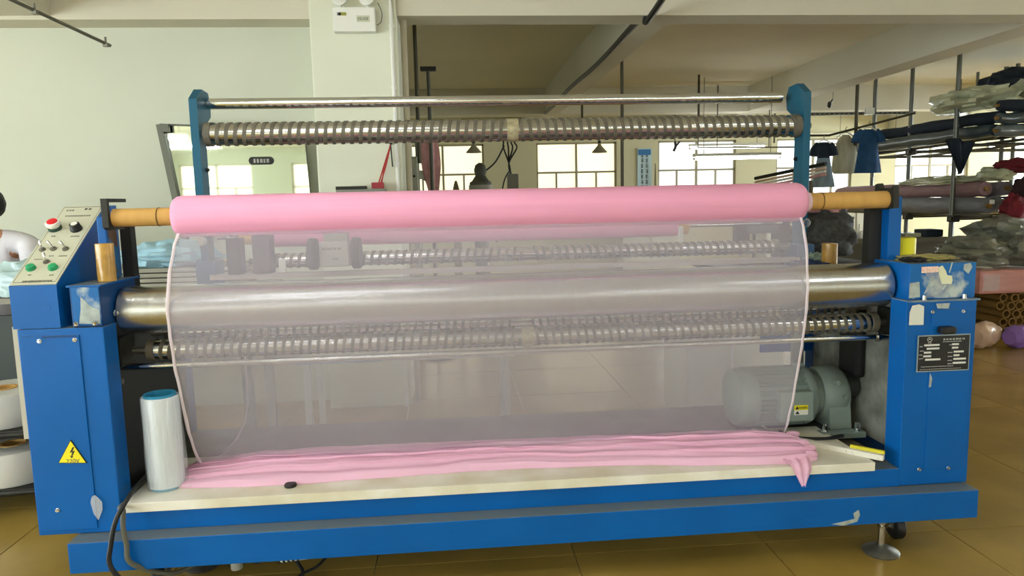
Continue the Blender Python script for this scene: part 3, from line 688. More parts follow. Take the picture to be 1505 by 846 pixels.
MB().grid(pile, 300, 84).build('gathered_heap', PILE, FR)
def tip(u, v):   # loose corner drooping over the board edge
    x = 1.262+.125*u-.02*v*(1-u); w = (1-v)+v*.10
    x = 1.335+(x-1.335)*w
    y = .11-.06*min(1, v*2.2)+.006*math.sin(u*14)*(1-v*.5); z = .402-.02*min(1, v*2)-max(0, v-.35)*.125
    return Vector((x, y-.004, z+.004*math.sin(u*17+v*3)))
MB().grid(tip, 26, 22).build('loose_corner', PILE, FR)
def tip2(u, v):
    x = -1.02-.125*v; y = .165+.02*v+(.10*(1-v)+.03)*u; return Vector((x, y, .386+.02*(1-v)*math.sin(PI*u)+.004*math.sin(u*18)))
MB().grid(tip2, 20, 16).build('loose_corner', PILEEDGE, FR)
for k in range(6):
    p = Vector((1.395+.012*(k % 2), .12+.035*k, .40+.012*(k % 3)))
    MB().blob(p, (.03, .014, .016), 60+k, .15, 2, 14, 10, False).build('fold_end', PILE, FR)
R2 = thing('rear_fabric_roll', 'smaller pink roll on cardboard core, seen through the sheer cloth behind the big roll', 'fabric roll', (.1, .93, 1.25))
MB().lathe([(0, .02), (0, .04), (.006, .046), (1.96, .046), (1.966, .04), (1.966, .02)], (-.86, .94, 1.288), (2, .94, 1.288), 40).build('wound_cloth', PINKD, R2)
cyl('core_tube', (1.10, .94, 1.288), (1.16, .94, 1.288), .038, CARD, R2); cyl('core_tube', (-1.0, .94, 1.288), (-.855, .94, 1.288), .03, CARD, R2)

# ================================================================== SMALL THINGS ON AND AROUND THE MACHINE
def tape_roll(name, label, c, r, h, ri, m, cat='tape roll', core=CARD):
    t = thing(name, label, cat, c); c = Vector(c)
    MB().lathe([(0, ri), (0, r-.002), (.002, r), (h-.002, r), (h, r-.002), (h, ri), (0, ri)], c, c+Vector((0, 0, 1)), 36, False).build('tape', m, t)
    MB().lathe([(.001, ri-.003), (.001, ri), (h-.001, ri), (h-.001, ri-.003), (.001, ri-.003)], c, c+Vector((0, 0, 1)), 36, False).build('core', core, t)
    return t
tape_roll('tape_roll', 'tall brown glossy tape roll standing on the ledge beside the control console', (-1.270, .2, 1.174), .031, .139, .012, TAPEB)
p = at(1219, 377, Y=.6); tape_roll('tape_roll', 'small brown tape roll standing on the tray behind the drum, right end', (p.x, .6, 1.083), .034, .125, .018, TAPEB)
p = at(1319, 378, Y=.43); tape_roll('yellow_tape_roll', 'bright yellow tape roll standing on top of the right blue box', (1.905, .365, 1.156), .052, .085, .035, YELLOW)
fi = thing('stretch_film_roll', 'white stretch film roll with blue core standing on the board by the left cabinet', 'film roll', (-1.122, .205, .378))
c = Vector((-1.122, .205, .378)); z = Vector((0, 0, 1))
MB().lathe([(.012, .056), (.012, .066), (.352, .067), (.357, .065), (.357, .056)], c, c+z, 40, False).build('film', FILM, fi)
MB().lathe([(0, .051), (0, .057), (.366, .057), (.366, .051), (0.0, .051)], c, c+z, 40, False).build('core', FILMC, fi)
def wrap(u, v):
    g = 2*PI*u; r = .0685+.003*noise.noise(Vector((math.cos(g)*3, math.sin(g)*3, v*5)))+(.012*max(0, math.cos(g-.2))**6*(1-v)); return c+Vector((r*math.cos(g), r*math.sin(g), .004+.352*v))
MB().grid(wrap, 48, 24).build('wrapper', FILMW, fi)
st = thing('paint_stick', 'paint-spattered white stick with yellow end lying across the board by the motor', 'stick', (1.5, .26, .379))
a, b = Vector((1.30, .455, .379)), Vector((1.672, .072, .379)); d = (b-a).normalized(); n = Vector((-d.y, d.x, 0))
def stick(t0, t1, m, name, off=0.):
    q = a.lerp(b, t0); r = a.lerp(b, t1); w = .012
    MB().add([q-n*w, r-n*w, r+n*w, q+n*w]+[p+Vector((0, 0, .022+off)) for p in (q-n*w, r-n*w, r+n*w, q+n*w)], [(0, 3, 2, 1), (4, 5, 6, 7), (0, 1, 5, 4), (1, 2, 6, 5), (2, 3, 7, 6), (3, 0, 4, 7)]).build(name, m, st)
stick(0, 1, STICK, 'stick_body')
def slab(name, t0, t1, o0, o1, z0, z1, m):
    q = a.lerp(b, t0); r = a.lerp(b, t1); P = [q+n*o0, r+n*o0, r+n*o1, q+n*o1]
    MB().add([p+Vector((0, 0, z0)) for p in P]+[p+Vector((0, 0, z1)) for p in P], [(0, 3, 2, 1), (4, 5, 6, 7), (0, 1, 5, 4), (1, 2, 6, 5), (2, 3, 7, 6), (3, 0, 4, 7)]).build(name, m, st)
slab('yellow_edge', .76, 1.0, .008, .019, .018, .034, STICKY)
q = a.lerp(b, .36); r = a.lerp(b, .44)
MB().add([q-n*.0125+Vector((0, 0, .002)), r-n*.0125+Vector((0, 0, .002)), r-n*.0125+Vector((0, 0, .02)), q-n*.0125+Vector((0, 0, .02))], [(0, 1, 2, 3)]).build('green_paint', mat('teal_paint_spot', '2f9c8b', .6), st)
ob = MB().lathe([(0, .0), (0, .022), (.006, .024), (.012, .02), (.012, .0)], (-.645, .138, .378), (-.645, .138, 1), 20).build('black_disc', BLACK)
tag(ob, 'small black disc on the white board, half under the pink heap', 'disc')
def cable(name, pts, r, m, label, cat='cable', group=None):
    o = tubeo(name, smooth_path(pts), r, m, None, 8); return tag(o, label, cat, group)
cable('power_cable', [(-1.27, .5, .36), (-1.225, .3, .40), (-1.2, .13, .415), at(186, 735, Y=.02), at(170, 765, Y=-.02), at(163, 800, Y=-.04), at(164, 835, Y=-.045), (-1.14, -.05, .05), (-1.16, -.14, .008), (-1.3, -.5, .008)], .0085, BLACK, 'black power cable looping down in front of the left cabinet')
cable('air_hose', [(-1.215, .2, .36), (-1.225, .05, .372), at(181, 750, Y=.03), at(181, 775, Y=-.012), at(186, 800, Y=-.015), at(194, 828, Y=-.015), (-1.07, .06, .1), (-1.0, .16, .1)], .009, mat('grey_hose', '5f6055', .6), 'grey air hose drooping over the base beam at left')
cable('floor_cable', [(-.78, .3, .1), (-.62, .14, .012), (-.80, -.1, .007), (-1.0, -.35, .007)], .007, BLACK, 'black cable coming out by the white fitting under the base')
cable('floor_cable', [(-.40, .5, .2), at(480, 818, Y=.22), at(440, 846, Y=.12), (-.72, -.05, .007), (-.95, -.3, .007)], .006, BLACK, 'black cable slanting from under the middle of the base to the floor')
cable('motor_cable', [(1.42, .44, .39), (1.46, .36, .385), (1.58, .335, .383), (1.66, .36, .384), (1.70, .42, .36)], .008, BLACK, 'black motor cable lying in a loop on the board')
# things on the right box and the tray
MB_ = MB().blob((1.93, .25, 1.163), (.115, .085, .014), 5, .35, 3); o = MB_.build('cloth_scrap', mat('straw_scrap', 'a49a5e', .8, var=.25, scale=20)); tag(o, 'flat straw-coloured scrap bundle lying on the right blue box', 'cloth')
MB_ = MB().blob((1.835, .19, 1.163), (.045, .05, .011), 9, .35, 3); tag(MB_.build('glove', BLACK), 'small black rag beside the straw-coloured bundle on the right box', 'rag')
MB_ = MB().blob((1.62, .61, 1.103), (.11, .075, .03), 15, .4, 3); tag(MB_.build('blue_cloth', mat('dark_blue_rag', '26406e', .85, var=.3, scale=20)), 'crumpled dark blue cloth on the tray beside the small brown tape', 'cloth')
MB_ = MB().blob((1.69, .68, 1.115), (.06, .035, .042), 17, .4, 3); tag(MB_.build('plastic_wrap', mat('clear_green_wrap', '9fb8a4', .2, alpha=.6, spec=.8)), 'crumpled clear wrap standing behind the small brown tape', 'plastic')

# ================================================================== LIGHTS, SEEN ONES AND ADDED FILL
def tube_light(p, L, label, group, drop=None, ax='X'):
    """batten with a lit tube; hangs from the ceiling on two rods"""
    x, y, z = p; t = thing('fluorescent_light', label, 'light', p, group)
    def B(name, a, b, m, bev=0.):
        (a0, a1, a2), (b0, b1, b2) = a, b
        if ax == 'Y': a0, a1, b0, b1 = a1, a0, b1, b0
        box(name, (x+a0, y+a1, z+a2), (x+b0, y+b1, z+b2), m, t, bev)
    B('batten', (-L/2-.03, -.025, .03), (L/2+.03, .025, .07), WHITEM, .004)
    e = Vector((L/2, 0, 0)) if ax == 'X' else Vector((0, L/2, 0)); c = Vector(p)
    cyl('tube', c-e, c+e, .014, LAMP, t, 10)
    for s in (-1, 1):
        q = c+e*(s*1.02); d = e.normalized()*.012
        cyl('end_cap', q-d, q+d, .017, WHITEM, t, 10)
        h = c+e*(s*.8); cyl('drop_rod', (h.x, h.y, z+.07), (h.x, h.y, ZS if drop is None else drop), .005, DULL, t, 6)
for j, y in enumerate((-6.6, -4.9, -1.6)):  # unseen tubes added as main light for the room
    for i, x in enumerate((-5.0, -1.2, 2.6)):
        tube_light((x, y, 2.62), 1.2, 'added unseen fluorescent tube behind the viewer, %s row, %s' % (('farthest', 'middle', 'nearest')[j], ('left', 'centre', 'right')[i]), 'added tubes behind the viewer')
for x, w in ((-2.6, 'left end'), (-.7, 'middle')): tube_light((x, -.75, 2.62), 1.2, 'added unseen fluorescent tube above the front of the machine, '+w, 'added tubes above the machine')  # unseen tubes added to brighten the board, heap and floor
p = at(1092, 216, Y=8.0); tube_light((p.x, 8.6, 2.2), 1.2, 'lit fluorescent tube just under the right end of the ribbed roller', None)
p = at(1092, 237, Y=7.0); tube_light((p.x, 7.2, 1.96), 1.2, 'lit fluorescent tube hung lowest, above the right end of the pink roll', None)
tube_light((6.9, 8.9, 2.2), 1.2, 'lit fluorescent tube shining behind the hanging dresses', None)
tube_light((9.4, 8.6, 2.15), 1.2, 'lit fluorescent tube shining behind the tall rack poles', None)
tube_light((11.6, 9.4, 2.2), 1.2, 'lit fluorescent tube at the far right beyond the stacked cloth', None)

# ================================================================== LEFT SIDE
# leaning mirror panel on the left wall
mi = thing('wall_mirror', 'framed mirror panel against the pale wall, reflecting windows', 'mirror', (-1.4, 2.6, .9))
Y0 = 2.56
A = [at(236, 183, Y=Y0), at(447, 190, Y=Y0), at(462, 340, Y=Y0), at(270, 340, Y=Y0)]
MB().add([(p.x, Y0, p.z) for p in A]+[(p.x, Y0+.012, p.z) for p in A], [(0, 1, 2, 3), (7, 6, 5, 4), (0, 4, 5, 1), (1, 5, 6, 2), (2, 6, 7, 3), (3, 7, 4, 0)]).build('mirror_glass', MIRROR, mi)
def strip(name, p, q, w, m, par, y0, y1, ux=True):
    """a flat bar between two points in the XZ plane, w wide"""
    d = Vector((q.x-p.x, 0, q.z-p.z)).normalized(); n = Vector((-d.z, 0, d.x))*w/2
    MB().prism([((p+n).x, (p+n).z), ((q+n).x, (q+n).z), ((q-n).x, (q-n).z), ((p-n).x, (p-n).z)], 'Y', y0, y1).build(name, m, par)
FRM = mat('dark_bronze_frame', '57584c', .4, .5)
strip('side_post', A[0], A[3]+(A[3]-A[0])*.5, .04, FRM, mi, Y0-.03, Y0+.02)
strip('top_edge', A[0], A[1], .012, FRM, mi, Y0-.012, Y0+.014)
strip('right_edge', A[1], A[2], .006, FRM, mi, Y0-.006, Y0+.014)
p = at(245, 188, Y=Y0); box('corner_clip', (p.x-.02, Y0-.05, p.z-.03), (p.x+.03, Y0-.02, p.z+.02), FRM, mi)
p = at(384, 236, Y=Y0-.004)
ov = MB().prism([(p.x+(.058 if abs(math.cos(g)) > .01 else 0)*(1 if math.cos(g) > 0 else -1)*1.0+.026*math.cos(g), p.z+.027*math.sin(g)) for g in [2*PI*(k+.5)/28 for k in range(28)]], 'Y', Y0-.006, Y0-.001).build('oval_sticker', INK, mi)
glyphs('printed_text', 5, .11, .028, frame((p.x, Y0-.0062, p.z), (1, 0, 0), (0, 0, 1)), WINK, mi, 61)
# ceiling rail on the left
ra, rb_ = at(20, -15, Z=2.66), at(162, 67, Y=2.4)
rl = thing('ceiling_rail', 'thin grey metal rail under the ceiling at upper left', 'rail', (-2.5, 2, 2.66))
P0 = Vector((-2.50, 1.2, 2.655)); P1 = Vector((rb_.x, 2.4, rb_.z))
tubeo('rail_bar', [P0, P1], .011, DULL, rl, 6)
for t in (.1, .55, .97): q = P0.lerp(P1, t); cyl('rail_clip', q, q+Vector((0, 0, .04)), .007, DULL, rl, 6); MB().box(q-Vector((.014, .014, .02)), q+Vector((.014, .014, .004))).build('rail_knuckle', DULL, rl)
# emergency light on the column
el = thing('emergency_light', 'white twin-head emergency light box high on the white column', 'emergency light', (-.6, 2.44, 2.4))
a, b = at(488, 10, Y=2.4), at(552, 46, Y=2.4)
MB().box((a.x, 2.40, b.z), (b.x, 2.47, a.z), .008).build('lamp_box', WHITE, el)
for u in (.18, .82):
    c = Vector((a.x+(b.x-a.x)*u, 2.41, a.z+.045)); MB().lathe([(0, .025), (.03, .045), (.05, .05), (.054, .04)], c+Vector((0, .02, 0)), c+Vector((.0, -1, .15)), 24).build('lamp_head', WHITE, el)
    cyl('lamp_neck', (c.x, 2.43, a.z-.004), (c.x, 2.43, a.z+.02), .012, WHITE, el, 12)
box('colour_mark', (a.x+.04, 2.3985, a.z-.055), (a.x+.09, 2.4005, a.z-.035), mat('olive_mark', '9a9a3c', .6), el); box('colour_mark', (a.x+.03, 2.3985, a.z-.055), (a.x+.055, 2.4002, a.z-.035), mat('plum_mark', '8a7f86', .6), el)
gx0 = a.x+.155; box('label_field', (gx0, 2.3988, a.z-.095), (gx0+.085, 2.4003, a.z-.055), mat('pale_label', 'c9cdb0', .6), el); glyphs('printed_text', 5, .07, .018, frame((gx0+.042, 2.3986, a.z-.075), (1, 0, 0), (0, 0, 1)), GREYINK, el, 63)
wr = [at(555, 4, Y=2.44), at(561, 18, Y=2.44), at(560, 32, Y=2.44), at(554, 37, Y=2.44)]
tubeo('supply_wire', smooth_path(wr), .003, GREYINK, el, 6)
co = thing('conduit', 'white plastic conduit running up the right edge of the column', 'pipe', (-.35, 2.45, 0))
cyl('pipe', (-.365, 2.455, 0), (-.365, 2.455, ZB+.2), .012, WHITE, co, 10)
for z in (1.2, 1.7, 2.2, 2.6): box('pipe_clip', (-.385, 2.45, z), (-.345, 2.472, z+.02), WHITE, co)
co2 = cyl('drain_pipe', (-.295, 2.62, 0), (-.295, 2.62, ZB), .022, mat('beige_pipe', 'b4ac92', .6), None, 12); tag(co2, 'beige pipe standing against the right side of the column', 'pipe')
# work table with stacked grey sheets and pale blue cloth, left of the machine
wt = thing('work_table', 'grey work table behind the left end of the machine', 'table', (-2.4, 1.9, 0))
box('table_top', (-3.9, 1.36, .96), (-1.05, 1.93, .99), SHEETG, wt)
for x in (-3.8, -1.15):
    for y in (1.42, 1.87): box('leg', (x-.025, y-.025, 0), (x+.025, y+.025, .96), DULL, wt)
for k in range(5):
    o = MB().box((-1.95+.02*(k % 2), 1.42+.01*k, .99+.026*k), (-1.2, 1.90, 1.010+.026*k)).build('card_sheet', SHEETG)
    tag(o, ['lowest grey card sheet in the stack behind the left post', 'second lowest grey card sheet in the stack behind the left post', 'middle grey card sheet in the stack behind the left post', 'second highest grey card sheet in the stack behind the left post', 'topmost grey card sheet under the pale blue cloth'][k], 'card sheet', 'grey sheets on the work table')
o = MB().blob((-1.60, 1.68, 1.172), (.26, .19, .085), 3, .3, 3, 40, 24); tag(o.build('folded_cloth', CLOTHB), 'crumpled pale blue cloth heap on the grey sheets behind the left post', 'cloth')
o = MB().blob((-2.58, 1.58, 1.03), (.32, .14, .06), 8, .3, 3, 36, 20); tag(o.build('work_piece', CLOTHB), 'pale blue cloth in front of the seated worker at the left edge', 'cloth')
# seated worker in a white t-shirt
pe = thing('person', 'person in a white t-shirt bent over the table at the left edge', 'person', (-2.72, 2.25, 0))
def skin(name, verts, edges, rad, m, par, sub=2):
    me = bpy.data.meshes.new(name); me.from_pydata(verts, edges, []); o = bpy.data.objects.new(name, me); COL.objects.link(o)
    o.modifiers.new('skin', 'SKIN'); md = o.modifiers.new('sub', 'SUBSURF'); md.levels = md.render_levels = sub
    for i, r in enumerate(rad):
        v = me.skin_vertices[0].data[i]; v.radius = (r, r) if not isinstance(r, tuple) else r; v.use_root = (i == 0)
    o.modifiers['skin'].use_smooth_shade = True
    dg = bpy.context.evaluated_depsgraph_get(); me2 = bpy.data.meshes.new_from_object(o.evaluated_get(dg)); me2.name = name
    bpy.data.objects.remove(o); me2.materials.clear(); me2.materials.append(m)
    for p in me2.polygons: p.use_smooth = True
    o = bpy.data.objects.new(name, me2); COL.objects.link(o)
    if par: attach(o, par)
    return o
hx, hy, hz = -2.83, 2.07, 1.43
J = [(hx, 2.27, .60), (hx, 2.24, .82), (hx, 2.19, 1.05), (hx, 2.13, 1.24), (hx, 2.10, 1.325), (hx, 2.075, 1.42), (hx, 2.055, 1.50),
     (hx+.21, 2.12, 1.23), (hx+.30, 1.98, 1.08), (hx+.17, 1.80, 1.03), (hx+.08, 1.72, 1.025),
     (hx-.21, 2.12, 1.23), (hx-.30, 1.98, 1.08), (hx-.17, 1.80, 1.03), (hx-.08, 1.72, 1.025),
     (hx+.10, 2.25, .56), (hx+.13, 1.85, .55), (hx+.13, 1.87, .12), (hx+.13, 1.78, .04),
     (hx-.10, 2.25, .56), (hx-.13, 1.85, .55), (hx-.13, 1.87, .12), (hx-.13, 1.78, .04)]
E_ = [(0, 1), (1, 2), (2, 3), (3, 4), (4, 5), (5, 6), (3, 7), (7, 8), (8, 9), (9, 10), (3, 11), (11, 12), (12, 13), (13, 14), (0, 15), (15, 16), (16, 17), (17, 18), (0, 19), (19, 20), (20, 21), (21, 22)]
RA = [.13, .13, .125, .10, .05, .085, .075, .06, .045, .036, .03, .06, .045, .036, .03, .085, .065, .045, .04, .085, .065, .045, .04]
skin('body', J, E_, RA, SKIN, pe)
skin('tshirt', [(hx, 2.27, .64), (hx, 2.24, .84), (hx, 2.19, 1.06), (hx, 2.135, 1.235), (hx+.225, 2.12, 1.235), (hx+.30, 2.0, 1.12), (hx-.225, 2.12, 1.235), (hx-.30, 2.0, 1.12), (hx, 2.11, 1.325), (hx+.11, 2.13, 1.26), (hx-.11, 2.13, 1.26)], [(0, 1), (1, 2), (2, 3), (3, 9), (9, 4), (4, 5), (3, 10), (10, 6), (6, 7), (3, 8)], [.165, .165, .165, .13, .075, .08, .075, .08, .07, .095, .095], TSHIRT, pe)
skin('trousers', [(hx, 2.27, .60), (hx+.10, 2.25, .57), (hx+.13, 1.86, .56), (hx+.13, 1.87, .18), (hx-.10, 2.25, .57), (hx-.13, 1.86, .56), (hx-.13, 1.87, .18)], [(0, 1), (1, 2), (2, 3), (0, 4), (4, 5), (5, 6)], [.15, .10, .085, .07, .10, .085, .07], TROUS, pe)
MB().blob((hx, 2.108, 1.492), (.098, .098, .098), 4, .06, 2, 28, 18, False).build('hair', HAIR, pe)
for s in (-1, 1):
    MB().blob((hx+s*.028, 1.985, 1.43), (.012, .008, .007), 1, 0, 1, 10, 8, False).build('eye', INK, pe)
    for k in range(5):
        b0 = Vector((hx+s*(.08-.016*k), 1.725, 1.025)); b1 = b0+Vector((-s*.012, -.05+.006*abs(k-2), -.004)); b2 = b1+Vector((-s*.006, -.03, -.014))
        if k == 0: b1 = b0+Vector((s*.03, -.03, 0)); b2 = b1+Vector((0, -.03, -.01))
        tubeo('finger', [b0, b1, b2], .009, SKIN, pe, 6)
MB().blob((hx, 1.975, 1.405), (.012, .02, .018), 1, 0, 1, 12, 8, False).build('nose', SKIN, pe)
MB().blob((hx, 1.985, 1.37), (.024, .008, .006), 1, 0, 1, 12, 8, False).build('mouth', mat('lips', '9c5a50', .6), pe)
stl = thing('work_stool', 'round stool under the worker at the left edge', 'stool', (hx, 2.28, 0))
cyl('seat', (hx, 2.28, .44), (hx, 2.28, .475), .17, DARK, stl, 24)
for g in range(4): cyl('leg', (hx+.14*math.cos(g*PI/2+.8), 2.28+.14*math.sin(g*PI/2+.8), 0), (hx+.09*math.cos(g*PI/2+.8), 2.28+.09*math.sin(g*PI/2+.8), .44), .012, DULL, stl, 8)
# trolley with big ribbon rolls at the left edge
tr = thing('roll_trolley', 'dark low trolley carrying white ribbon rolls at the left edge', 'trolley', (-2.4, 1.1, 0))
for z in (.12, .40):
    for y in (.92, 1.32): tubeo('shelf_rail', [(-3.2, y-.15, z), (-1.86, y, z)], .017, DARK, tr, 8)
    box('shelf_plate', (-3.1, .88, z+.015), (-1.9, 1.34, z+.022), DARK, tr)
for x, y in ((-1.88, .92), (-1.88, 1.32), (-3.15, .8), (-3.15, 1.2)): cyl('upright', (x, y, 0.0), (x, y, .5), .016, DARK, tr, 8); MB().blob((x, y, .42), (.035, .035, .035), 2, .1, 2, 12, 8, False).build('joint_clamp', DARK, tr)
for i, (x, y, z, lab) in enumerate(((-2.22, 1.08, .424, 'upper white ribbon roll with paper core on the left trolley'), (-2.2, 1.08, .143, 'lower white ribbon roll on the left trolley'), (-2.68, 1.08, .143, 'lower white ribbon roll furthest left on the trolley'))):
    r = thing('ribbon_roll', lab, 'ribbon roll', (x, y, z), 'white ribbon rolls on the trolley'); c = Vector((x, y, z))
    MB().lathe([(0, .06), (0, .2), (.01, .205), (.15, .205), (.158, .2), (.158, .06)], c, c+Vector((0, 0, 1)), 36, False).build('ribbon', mat('white_ribbon', 'd5d4cc', .5, var=.04, scale=3), r)
    MB().lathe([(.002, .05), (.002, .062), (.162, .062), (.162, .05), (.002, .05)], c, c+Vector((0, 0, 1)), 24, False).build('core', CARD, r)
cu = thing('dark_cabinet', 'dark green cabinet with pale edge standing beyond the left cabinet of the machine', 'cabinet', (-2.4, 1.5, 0))
box('carcass', (-3.4, 1.50, .03), (-1.93, 1.53, .88), mat('dark_green_panel', '1f2a22', .5), cu)
box('edge_strip', (-1.93, 1.48, .0), (-1.88, 1.54, .89), mat('pale_edge', 'b9b5a0', .5), cu)
box('side_strip', (-1.566, .11, .62), (-1.531, .17, 1.03), mat('pale_edge', 'b9b5a0', .5), M)
o = MB().blob((-2.22, 1.44, 1.075), (.26, .13, .11), 6, .3, 3); tag(o.build('plastic_bag', mat('pale_blue_plastic', 'a9c3c4', .3, var=.2, scale=9, coat=.4)), 'pale blue plastic bag at the left edge above the ribbon rolls', 'bag')

# ================================================================== MIDDLE BACKGROUND
def vrod(px, y0, y1, Y, r, m, label, cat='rod', group=None, ztop=None):
    a = at(px, y0, Y=Y); b = at(px, y1, Y=Y)
    o = cyl('hanging_rod', (a.x, Y, b.z), (a.x, Y, ztop if ztop else a.z), r, m, None, 8); return tag(o, label, cat, group)
RODM = mat('dark_olive_steel', '4c4838', .5, .5)
vrod(609, 38, 240, 3.4, .016, RODM, 'dark steel post dropping from the beam beside the column', 'post', None, ZS)
ts = thing('t_stand', 'black T-shaped stand rising above the ribbed roller beside the column', 'stand', (-.16, 4, 0))
a = at(630, 101, Y=4.0); box('cross_head', (a.x-.075, 3.97, a.z-.022), (a.x+.065, 4.03, a.z+.016), BLACK, ts, .006); cyl('stem', (a.x-.005, 4.0, 0.02), (a.x-.005, 4.0, a.z-.02), .017, mat('grey_steel_stem', '55564c', .5, .5), ts, 10)
cyl('foot', (a.x-.005, 4.0, 0), (a.x-.005, 4.0, .02), .15, DARK, ts, 20)
vrod(914, 80, 290, 4.6, .017, RODM, 'dark steel rod hanging from the ceiling nearest the black cable', 'rod', 'rods hanging from the ceiling', ZS)
vrod(1139, 158, 210, 8.9, .016, RODM, 'short dark rod hanging behind the right arm of the machine', 'rod', 'rods hanging from the ceiling', ZS)
# black cable sagging along the ceiling beam
pts = [Vector((1.395, y, ZB+.03-.035*abs(math.sin(y*1.1)))) for y in (2.55, 3.0, 3.5, 4.0, 4.6, 5.2, 6.0, 6.8, 7.6, 7.95)]
cable('ceiling_cable', [(1.395, 1.2, 2.86), (1.395, 2.46, 2.66)]+[tuple(p) for p in pts], .022, BLACK, 'thick black cable following the ceiling beam', 'cable')
# red cords with a red box on the column side
rc_ = thing('cord_loop', 'loop of red cords hanging on the wall over a red box', 'cord', (-.42, 2.40, 1.5))
top = at(574, 212, Y=2.42)
for dx, ex in ((-19, 0), (-16, 1), (-14, -1), (3, 0)):
    e = at(574+dx, 274 if dx < 0 else 245, Y=2.42); tubeo('cord', smooth_path([top, top.lerp(e, .5)+Vector((.006*ex, 0, 0)), e]), .005, REDC if dx < 0 else DARK, rc_, 6)
cyl('hook', (top.x, 2.47, top.z+.01), (top.x, 2.41, top.z+.01), .01, DARK, rc_, 8)
sh = thing('wall_shelf', 'small grey shelf with dark front fixed low on the column', 'shelf', (-.6, 2.4, 1.45))
a = at(494, 273, Y=2.36); b = at(566, 277, Y=2.36); box('shelf_board', (a.x, 2.34, b.z-.03), (b.x, 2.47, b.z), mat('shelf_grey', '8a8a7c', .5), sh); box('dark_strip', (a.x, 2.335, b.z-.002), (a.x+.2, 2.40, b.z+.02), DARK, sh)
a = at(556, 274, Y=2.36); o = box('red_box', (a.x-.045, 2.36, a.z-.012), (a.x+.035, 2.42, a.z+.028), mat('dark_red_box', '9c2430', .5), None, .004); tag(o, 'small dark red box on the column shelf under the red cords', 'box')
# grey switch cabinet beyond the column
eb = thing('switch_cabinet', 'pale grey electrical cabinet standing just right of the column', 'cabinet', (-.1, 4.6, 0))
a = at(590, 230, Y=4.6); b = at(614, 275, Y=4.6); box('cabinet_body', (a.x, 4.6, .0), (b.x, 4.9, a.z), mat('pale_grey_cabinet', '9fa392', .5), eb, .006)
box('cabinet_door', (a.x+.01, 4.59, .1), (b.x-.01, 4.602, a.z-.02), mat('pale_grey_door', 'a9ad9c', .5), eb)
cyl('door_knob', (b.x-.03, 4.57, 1.7), (b.x-.03, 4.592, 1.7), .012, DARK, eb, 10)
a = at(590, 212, Y=4.6); b = at(600, 230, Y=4.6); o = box('meter_box', (a.x, 4.62, b.z), (b.x+.03, 4.8, a.z+.02), WHITEM, None, .004); tag(o, 'small white box on top of the grey electrical cabinet', 'box')
# stand with a pink cloth over it
cs = thing('cloth_stand', 'thin steel stand with cross arms holding a dusty pink cloth', 'stand', (.1, 5, 0))
a = at(612, 200, Y=5.0); b = at(640, 270, Y=5.0)
cyl('pole', (a.x, 5.0, 0), (a.x, 5.0, a.z+.1), .018, mat('pole_grey', '7d8076', .4, .6), cs, 10)
box('arm', (a.x-.02, 4.97, b.z+.05), (a.x+.10, 5.03, b.z+.14), WHITEM, cs, .006); tubeo('stay', [(a.x+.06, 5.0, b.z+.06), (b.x, 5.0, b.z-.06)], .014, DARK, cs, 8)
cyl('base', (a.x, 5.0, 0), (a.x, 5.0, .03), .08, DARK, cs, 20); cyl('top_arm', (a.x-.02, 5.0, a.z+.08), (a.x+.22, 5.0, a.z+.08), .012, DARK, cs, 8)
def drape(c, w, h, seed, taper=.5):
    def f(u, v):
        g = 2*PI*u; r = (w*(1-taper*v)+.02*math.sin(g*5+seed+v*4))*(.6+.4*math.sin(PI*min(1, v*.9+.1)))
        return Vector(c)+Vector((r*math.cos(g)+w*.5*v, r*.5*math.sin(g), -h*v))
    return MB().grid(f, 30, 16)
a = at(633, 207, Y=5.0); o = drape((a.x-.03, 4.96, a.z+.03), .11, .62, 1); tag(o.build('pink_cloth', PINKCL), 'dusty pink cloth draped over the thin steel stand', 'cloth')
ct = thing('cable_tray', 'grey cable tray hung across the bay behind the ribbed roller', 'cable tray', (1.5, 7.1, 2.3))
ta, tb2 = at(640, 196, Y=7.0), at(1035, 190, Y=7.0); TZ = ta.z
box('channel', (ta.x, 6.96, TZ), (tb2.x, 7.06, TZ+.05), mat('tray_grey', 'a8a590', .5), ct)
for px in (856, 1027): q = at(px, 190, Y=7.0); cyl('drop_rod', (q.x, 7.01, TZ+.05), (q.x, 7.01, ZS), .016, RODM, ct, 8)
# tin lamp shades
for px, lab in ((696, 'tin cone lamp hanging over the black winder, nearer the column'), (881, 'tin cone lamp hanging at the pier right of the cables')):
    a = at(px, 209, Y=7.0); t = thing('cone_lamp', lab, 'lamp', (a.x, 7.0, a.z-.12), 'tin cone lamps')
    MB().lathe([(0, .02), (.04, .025), (.13, .105), (.135, .103), (.04, .02)], a, a+Vector((0, 0, -1)), 24, False).build('shade', mat('tin_shade', 'a09c84', .5), t)
    cyl('cord', (a.x, 7.0, a.z), (a.x, 7.0, TZ+.01), .006, DARK, t, 6); cyl('socket', (a.x, 7, a.z-.03), (a.x, 7, a.z+.02), .022, DARK, t, 10)
